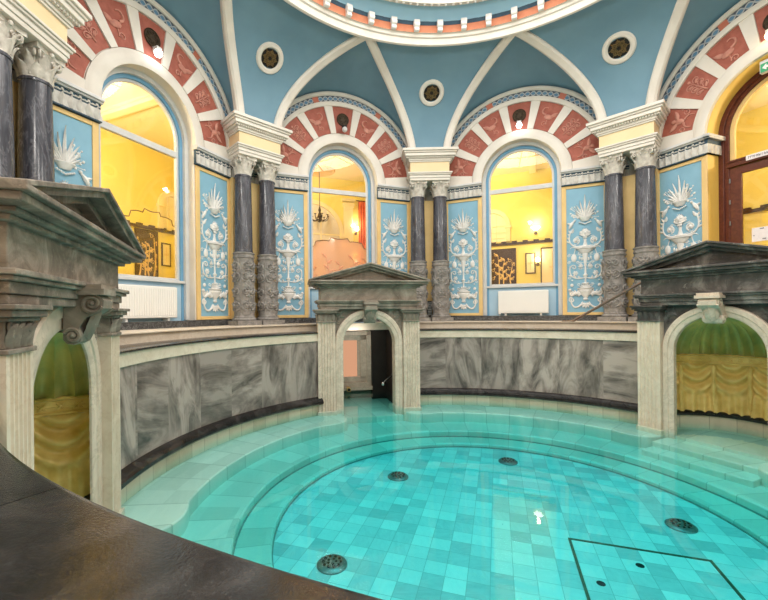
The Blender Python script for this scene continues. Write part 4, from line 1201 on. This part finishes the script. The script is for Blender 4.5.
# ------------------------------------------------------------------ aedicules
def shell_niche(t, a, b, zc, c, gold, label):
    n = 228; th = [PI * i / n for i in range(n + 1)]
    # fluted half dome
    rows = []
    for i, q in enumerate(th):
        fl = abs(sin(q * 19.0))
        row = []
        for j in range(15):
            ps = PI / 2 * j / 14
            k = 1 + .13 * (fl - .62) * (.25 + .75 * cos(ps))
            row.append((a * cos(q) * cos(ps) * k, .06 + b * sin(q) * cos(ps) * k, zc + c * sin(ps) * (1 if j else 1) + (.0 if j else 0)))
        rows.append(row)
    t.part('shell_vault', MB().grid(rows), GOLDGREEN, label='fluted shell vault in green tinted gold', sharp=60)
    # band
    def ring(prof): return MB().grid([[((a + d) * cos(q), .06 + (b + d) * sin(q), z) for d, z in prof] for q in th])
    t.part('band', ring([(.02, zc + .0), (-.03, zc + .0), (-.045, zc - .018), (-.012, zc - .03), (-.012, zc - .115), (-.04, zc - .125), (-.04, zc - .14), (.0, zc - .15)]), gold)
    m = MB()
    for i in range(1, 22):
        q = PI * i / 22; x, y = (a - .014) * cos(q), .06 + (b - .014) * sin(q); rz = math.degrees(math.atan2(sin(q) * a, cos(q) * b)) + 90 - 180
        m.ball((x, y, zc - .075), .015, n=6, m=4)
        for k in range(4):
            m.leaf(.04, .010, T3(x, y, zc - .075, rz=math.degrees(q) - 90, ry=45 + 90 * k), .004, .008)
    m.tube([((a - .004) * cos(q), .06 + (b - .004) * sin(q), zc - .075) for q in th[6:-5:6]], .012, 5)
    t.part('band_ornament', m, gold)
    # draped curtain
    z0, z1 = -1.345, zc - .14
    NS = 6; rows = []
    for i in range(181):
        q = PI * i / 180; s = (i / 180 * NS) % 1.0; row = []
        for j in range(49):
            z = z1 + (z0 - z1) * j / 48; h = (z1 - z)
            sag = 4 * s * (1 - s)
            ph = (h + .16 * (1 - sag) - .10) * 34
            env = max(0, min(1, (.52 - h) / .2))
            d = .042 * sin(ph) * env * (.25 + sag) + .022 * sin(s * 2 * PI * 3) * max(0, min(1, (h - .35) / .15)) - .02 * (1 - min(1, min(s, 1 - s) / .04))
            row.append(((a - .02 + d) * cos(q), .06 + (b - .02 + d) * sin(q), z))
        rows.append(row)
    cu = t.part('draped_curtain', MB().grid(rows), gold, label='moulded gold curtain with swags', sharp=70)
    for i in range(1, NS):
        m = MB()
        q = PI * i / NS
        def pt(z, d=.045): return ((a - d) * cos(q), .06 + (b - d) * sin(q), z)
        m.tube([pt(z1 - .04), pt(z1 - .25), pt(z1 - .42), pt(z1 - .60)], [.034, .022, .032, .016], 8); m.ball(pt(z1 - .05), .028, n=8, m=5); m.ball(pt(z1 - .61), .02, n=8, m=5)
        t.part('curtain_tie', m, gold, parent=cu)
    t.part('foot_moulding', ring([(.04, -1.30), (-.03, -1.315), (-.055, -1.345), (-.03, -1.385), (.04, -1.39)]), DARKCAP, label='dark marble foot moulding')
    t.part('tile_strip', ring([(.0, -1.38), (.0, -1.75)]), STRIPT, label='pale tile strip at the water line')
    fl = [(a * cos(q) * 1.02, .06 + b * sin(q) * 1.02) for q in th]
    t.part('platform', MB().prismz(fl + [(-a, 0.0), (a, 0.0)], -1.80, -1.585), RINGT, label='pale step under water')

def aedicule(fr, label, cat_stone, w1, w2, w3, tip, wcap, niche=True, pil=None, zk=0.0, pd=.085, ov=.25, bf=.03, rv=None):
    rv = rv or (.05 if niche else .2)
    KM = ARCHM if cat_stone is STONER else STONEC
    t = Thing('aedicule', label, 'aedicule', fr, (0, 0, -1.77), 'gabled stone aedicules around the pool')
    S = cat_stone; PM = pil or PALEM
    sp = .126 - w3                                    # springing of the arch
    # pilasters
    for s in (1, -1):
        P = []
        x0, x1 = (w2, w1); nf = 5; wd = x1 - x0
        pts = [(x0, .05), (x0, -pd)]
        m_ = wd * .10; fw = (wd - 2 * m_) / nf
        for i in range(nf):
            c = x0 + m_ + fw * (i + .5)
            for j in range(7):
                a = PI - PI * j / 6
                pts.append((c + fw * .38 * cos(a), -pd + fw * .38 * sin(a)))
        pts += [(x1, -pd), (x1, .30), (x1 - .05, .30), (x1 - .05, .05)] if niche else [(x1, -pd), (x1, .30), (x0 + .02, .30)]
        pts = [(s * x, y) for x, y in pts]
        m = MB().prismz(pts, -1.54, .045)
        p = t.part('pilaster', m, PM, label='pale fluted pilaster')
        m = MB(); m.box(min(s * (x0 - .02), s * (x1 + .02)), max(s * (x0 - .02), s * (x1 + .02)), -pd - .025, .3, -1.78, -1.53)
        t.part('pilaster_base', m, PM, parent=p, bevel=.008)
        m = MB()
        X = lambda a, b: (min(s * a, s * b), max(s * a, s * b))
        m.box(*X(x0 - .012, x1 + .012), -pd - .015, .3, .04, .065); m.box(*X(x0, x1), -pd + .005, .3, .065, .20)
        m.box(*X(x0 - .02, x1 + .03), -pd - .025, .3, .195, .215); m.box(*X(x0 - .045, x1 + .055), -pd - .05, .3, .215, .25); m.box(*X(x0 - .06, x1 + .075), -pd - .07, .3, .25, .275)
        cp = t.part('capital', m, S, parent=p, label='carved stone capital', bevel=.005)
        m = MB()
        for i in range(4):
            x = s * (x0 + wd * (i + .5) / 4)
            m.leaf(.12, .036, T3(x, -pd + .005, .068), .025, .018, 1)
        for i in range(3): m.leaf(.12, .04, T3(s * x1, -.02 + .09 * i, .068, rz=90 * s), .025, .018, 1)
        for q in (1, -1):
            m.tube(spiral((s * (x0 + wd / 2) + q * wd * .33, .165), .035, .006, 90, -q * 1.4, 14, -pd - .005), .009, 5)
        t.part('leaf_carving', m, S, parent=p)
    # arch band with jambs
    m = MB()
    rb = w2 - .0
    prof = [(w3, rv), (w3, -bf + .01), (w3 + .015, -bf), (w3 + (rb - w3) * .45, -bf), (w3 + (rb - w3) * .5, -bf - .012), (rb - .015, -bf - .012), (rb, -bf), (rb, .06 if not niche else rv)]
    m.sweep(prof, 0, 180, 48, cz=sp)
    for s in (1, -1):
        m.prismz([(s * r, y) for r, y in prof], -1.78, sp)
    t.part('arch', m, ARCHM, label='plain pale marble arch and jambs')
    # spandrels
    for s in (1, -1):
        N_ = 16
        poly = [(s * rb * cos(PI / 2 * i / N_), sp + rb * sin(PI / 2 * i / N_)) for i in range(N_ + 1)]
        top = .28
        poly = [(x, min(z, top - .001)) for x, z in poly]
        poly += [(0, top), (s * w2, top)]
        q = t.part('spandrel', MB().prism(poly, .02, .055 if niche else .2), S, label='dark carved spandrel')
        m = MB(); cx, cz = s * (w2 - .10), .17
        for r_, a, tr in ((.075, 200, 1.4), (.05, 20, -1.2)): m.tube(spiral((cx, cz), r_, .01, a, s * tr, 16, .012), .011, 5)
        m.tube(spiral((cx + s * .03, cz - .13), .04, .008, 90, s * -1.2, 12, .012), .010, 5)
        for i in range(4): m.leaf(.09, .025, T3(cx, .014, cz, ry=i * 90 + 30), .01, .014)
        t.part('spandrel_carving', m, S, parent=q)
    # architrave
    m = MB(); ea = wcap - .06
    for x, y, z0, z1 in ((ea - .05, -pd - .005, .275, .325), (ea - .035, -pd - .02, .325, .385), (ea - .0, -pd - .05, .385, .41), (ea + .02, -pd - .07, .41, .44)):
        m.box(-x, x, y, .55, z0, z1)
    t.part('architrave', m, S, bevel=.006)
    m = MB().box(-ea + .06, ea - .06, -pd, .55, .44, .68)
    t.part('frieze', m, S, bevel=.006)
    # pediment
    zt, za = .80, 1.10
    m = MB()
    for x, y, z0, z1 in ((ea + .0, -pd - .04, .66, .69), (ea + .04, -pd - .08, .69, .715), (tip - .02, -ov + .03, .715, .755), (tip, -ov, .755, .785)):
        m.box(-x, x, y, .58, z0, z1)
    pd = t.part('pediment', m, S, label='triangular gable on a moulded cornice', bevel=.006)
    m = MB()
    def rake(x0, z_lo, thick, y):
        sl = (za - zt) / tip
        for s in (1, -1):
            m.prism([(s * x0, zt + (tip - x0) * sl + z_lo), (0, za + z_lo), (0, za + z_lo + thick), (s * x0, zt + (tip - x0) * sl + z_lo + thick)], y, .58)
    rake(tip, -.028, .028, -ov); rake(tip - .03, -.068, .045, -ov + .035); rake(tip - .09, -.115, .05, -.13)
    t.part('raking_cornice', m, S, parent=pd, bevel=.005)
    m = MB().prism([(-tip + .2, .78), (tip - .2, .78), (0, za - .08)], -.05, .55)
    t.part('tympanum', m, S, parent=pd, label='plain recessed gable field')
    # console keystone
    m = MB(); hw = .098
    m.box(-.135, .135, -.26, .0, .355, .395); m.box(-.12, .12, -.24, .0, .395, .425)
    S_ = [(-.02, .355), (-.215, .355), (-.25, .32), (-.245, .265), (-.20, .235), (-.145, .205), (-.105, .14), (-.125, .09), (-.11, .045), (-.075, .025), (-.035, .035), (-.015, .06)]
    v = [(x_, y, z) for x_ in (-hw, hw) for y, z in S_]
    nS = len(S_)
    m.add(v, [tuple(range(nS)), tuple(range(2 * nS - 1, nS - 1, -1))] + [(i, (i + 1) % nS, nS + (i + 1) % nS, nS + i) for i in range(nS)])
    for s in (1, -1):
        for (cy, cz, r_, a, tr) in ((-.18, .298, .066, 200, 1.8), (-.07, .085, .050, 20, 1.7)):
            m.tube([(s * (hw + .004), p[0], p[2]) for p in spiral((cy, cz), r_, .006, a, tr, 26)], taper(.016, .010, 27), 6)
            m.ball((s * (hw + .006), cy, cz), .018, n=8, m=5)
    m.leaf(.22, .07, Matrix.Translation((0, -.115, .07)) @ Matrix.Rotation(R(28), 4, 'X'), -.03, .03, 1)
    for q in (-1, 1): m.leaf(.15, .03, Matrix.Translation((q * .055, -.12, .09)) @ Matrix.Rotation(R(26), 4, 'X'), -.02, .02, 1)
    t.part('keystone', m, KM, label='scrolled console keystone', bevel=.003)
    # flanking body
    m = MB()
    xi = w2 + .03 if not niche else .835
    for s in (1, -1): m.box(min(s * xi, s * (w1 - .01)), max(s * xi, s * (w1 - .01)), .28, .60, -1.78, .28)
    if niche: m.box(-w2 - .05, w2 + .05, .52, .62, .18, .44)
    t.part('core', m, S)
    if niche:
        shell_niche(t, .79, .90, -.46, .565, GOLD, label)
    return t
c_fr = (AED[112.5][0], AED[112.5][1], AED[112.5][2] - 90)
r_fr = (AED[22.5][0], AED[22.5][1], AED[22.5][2] - 90)
l_fr = (AED[202.5][0], AED[202.5][1], AED[202.5][2] - 90)
aedicule(c_fr, 'beige weathered stone aedicule with an open arch over the water passage', STONEC, .932, .625, .478, 1.085, 1.0, niche=False, pil=ARCHM)
aedicule(r_fr, 'dark stone aedicule with cream pilasters and a wide gold shell niche', STONER, .937, .63, .49, 1.08, 1.0)
aedicule(l_fr, 'large brown stone aedicule in front with a narrow green gold niche', STONEL, .918, .666, .485, 1.135, 1.02, ov=.265, bf=.004, rv=.022)

# steps in the alcoves
k = 60
for nm, fr, w in (('right', r_fr, .58), ('left', l_fr, .5)):
    for y0, y1, z in ((-.40, .06, -1.625), (-.66, -.36, -1.695)):
        k += 1
        struct('trim_%d' % k, MB().box(-w, w, y0, y1, -1.95, z), RINGT, fr, bevel=.008)
# water passage behind the open arch
ps = MB(); ps.box(-.72, .72, -.1, 1.52, -1.95, -1.66)
struct('floor_passage', ps, RINGT, c_fr)
pw = MB(); pw.box(-.80, -.62, .18, 1.52, -1.95, -.14); pw.box(-.8, .8, 1.50, 1.60, -1.95, -.05)
struct('wall_passage', pw, STONEC, c_fr)
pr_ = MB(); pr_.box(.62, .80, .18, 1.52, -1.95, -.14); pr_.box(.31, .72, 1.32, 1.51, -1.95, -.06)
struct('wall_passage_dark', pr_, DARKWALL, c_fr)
t = Thing('passage_window', 'stone framed lit pink window inside the open arch', 'window', c_fr, (-.28, 1.5, -1.46), kind='thing')
m = MB()
for x0, x1, z0, z1, y in ((-.60, .30, -.285, -.20, 1.37), (.20, .30, -1.42, -.20, 1.37), (-.62, -.54, -1.42, -.20, 1.37), (-.60, .21, -.39, -.28, 1.41), (.06, .205, -1.3, -.28, 1.41), (.0, .07, -1.3, -.36, 1.45)):
    m.box(x0, x1, y, 1.5, z0, z1)
t.part('surround', m, ARCHM, bevel=.006)
t.part('sill', MB().box(-.62, .31, 1.31, 1.5, -1.46, -1.38).box(-.60, .28, 1.35, 1.5, -1.38, -1.30).box(-.58, .2, 1.41, 1.5, -1.30, -1.18), ARCHM, bevel=.006)
t.part('pane', MB().box(-.56, .01, 1.465, 1.48, -1.19, -.38), PINKLIT, label='glowing pink pane')
t = Thing('water_spout', 'small brass water spout below the lit pink window', 'spout', c_fr, (-.22, 1.25, -1.42))
t.part('pipe', MB().tube([(-.22, 1.31, -1.41), (-.22, 1.19, -1.42)], .045, 12), GILT, label='brass pipe')
t.part('mouth', MB().tube([(-.22, 1.191, -1.42), (-.22, 1.187, -1.42)], .034, 12), BLACK)
t = Thing('handrail', 'short chrome handrail rising from the water inside the open arch', 'handrail', c_fr, (.33, .3, -1.2))
t.part('tube', MB().tube([(.315, .285, -1.15), (.36, .32, -1.12), (.60, .50, -.985), (.70, .60, -.93), (.78, .62, -.93)], .020, 10), CHROME)
t.part('end_knob', MB().ball((.315, .285, -1.15), .034, n=12, m=8), CHROME)

pl_ = bpy.data.lights.new('passage_fill', 'AREA'); pl_.energy = 3.0; pl_.color = (1, .93, .84); pl_.size = .25  # added fill for the framed window wall, has no fixture
po = bpy.data.objects.new('passage_fill', pl_); COL.objects.link(po); po.location = to_world(c_fr, (-.1, .42, -.22)); po.rotation_euler = (R(62), 0, R(c_fr[2]))
# the crown spotlights of the bays behind the camera
for az in (202.5, 247.5, 292.5, 337.5):
    ld = bpy.data.lights.new('spot_glow', 'SPOT'); ld.energy = SPOTB; ld.color = (1, .95, .88); ld.spot_size = R(150); ld.spot_blend = .6; ld.shadow_soft_size = .06
    lo = bpy.data.objects.new('spot_glow', ld); COL.objects.link(lo); lo.location = to_world(bay(az), (0, 4.79, 4.22)); lo.rotation_euler = (R(60), 0, R(az - 90 + 180))
# bronze handrail in front of the columns
P0 = to_world(WORLD, (4.22 * cos(R(57.3)), 4.22 * sin(R(57.3)), -.10)); P1 = (4.22 * cos(R(40.6)), 4.22 * sin(R(40.6)), .66)
t = Thing('handrail', 'sloping bronze handrail rising in front of the columns towards the dark gable', 'handrail', WORLD, (P0[0], P0[1], 0.0))
d = Vector(P1) - Vector(P0); P2 = Vector(P1) + d * .25; PA = Vector(P0) + d * .13
t.part('rail', MB().tube([tuple(Vector(P0) + Vector((0, 0, .10)) - d * .0), tuple(Vector(P0) + d * .14 + Vector((0, 0, .0))), tuple(P1), tuple(P2)], .024, 10), BRONZE)
m = MB().tube([tuple(P2), (P2[0], P2[1], 0.0)], .017, 8).tube([tuple(Vector(P0) + d * .14), (PA[0], PA[1], 0.0)], .014, 8)
t.part('post', m, BRONZE)

# hatch in the pool floor
A = Vector((.546, -.27)); e1 = Vector((1.01, -.312)).normalized(); e2 = Vector((-e1.y, e1.x)) * -1
ang = math.degrees(math.atan2(e1.y, e1.x)); L1, L2 = 1.057, 1.06
hf = (A.x, A.y, ang)
t = Thing('floor_hatch', 'square tiled hatch with thin metal frame in the pool floor', 'hatch', hf, (L1 / 2, -L2 / 2, -1.93))
m = MB(); w = .022
for x0, x1, y0, y1 in ((-w, L1 + w, -w * .0, w), (-w, L1 + w, -L2 - w, -L2), (-w, 0, -L2, 0), (L1, L1 + w, -L2, 0)): m.box(x0, x1, y0, y1, -1.94, -1.922)
t.part('frame', m, plain('hatch_frame', (.16, .14, .08), (.10, .09, .05), 20, .5, .3), label='dark thin frame')
t.part('lid', MB().box(.004, L1 - .004, -L2 + .004, -.004, -1.935, -1.926), FLOORT)
for P_ in ((.933, -.644), (.483, -.87)):
    q = Vector(P_) - A; lx, ly = q.dot(e1), q.dot(Vector((-e1.y, e1.x)))
    t.part('lifting_hole', MB().lathe([(.001, -1.924), (.032, -1.924), (.034, -1.93), (.001, -1.93)], 16, c=(lx, ly, 0)), BLACK, label='black lifting hole')

# ------------------------------------------------------------------ world, camera, colour
wd = bpy.data.worlds.new('world'); sc.world = wd; wd.use_nodes = True
wd.node_tree.nodes['Background'].inputs[0].default_value = (.8, .9, 1, 1); wd.node_tree.nodes['Background'].inputs[1].default_value = .15
cam = bpy.data.cameras.new('camera'); co = bpy.data.objects.new('camera', cam); COL.objects.link(co)
cam.sensor_width = 36; cam.lens = 36 * 395.2827 / 768; cam.shift_x = 22.107 / 768; cam.shift_y = 11.978 / 768
cam.clip_start = .02
yaw, roll = -.0294, .0101
co.matrix_world = Matrix.Translation((-1.2791, -4.0242, .2232)) @ Matrix.Rotation(-yaw, 4, 'Z') @ Matrix.Rotation(R(90), 4, 'X') @ Matrix.Rotation(-roll, 4, 'Z')
sc.camera = co
vs = sc.view_settings
vs.view_transform = 'Standard'; vs.look = 'None'; vs.gamma = 1; vs.use_curve_mapping = False; vs.exposure = EXPO
sc.cycles.max_bounces = 10; sc.cycles.diffuse_bounces = 5; sc.cycles.transparent_max_bounces = 16; sc.cycles.glossy_bounces = 4
sc.cycles.caustics_reflective = False; sc.cycles.caustics_refractive = False
sc.cycles.use_denoising = True
sc.cycles.sample_clamp_indirect = 6.0
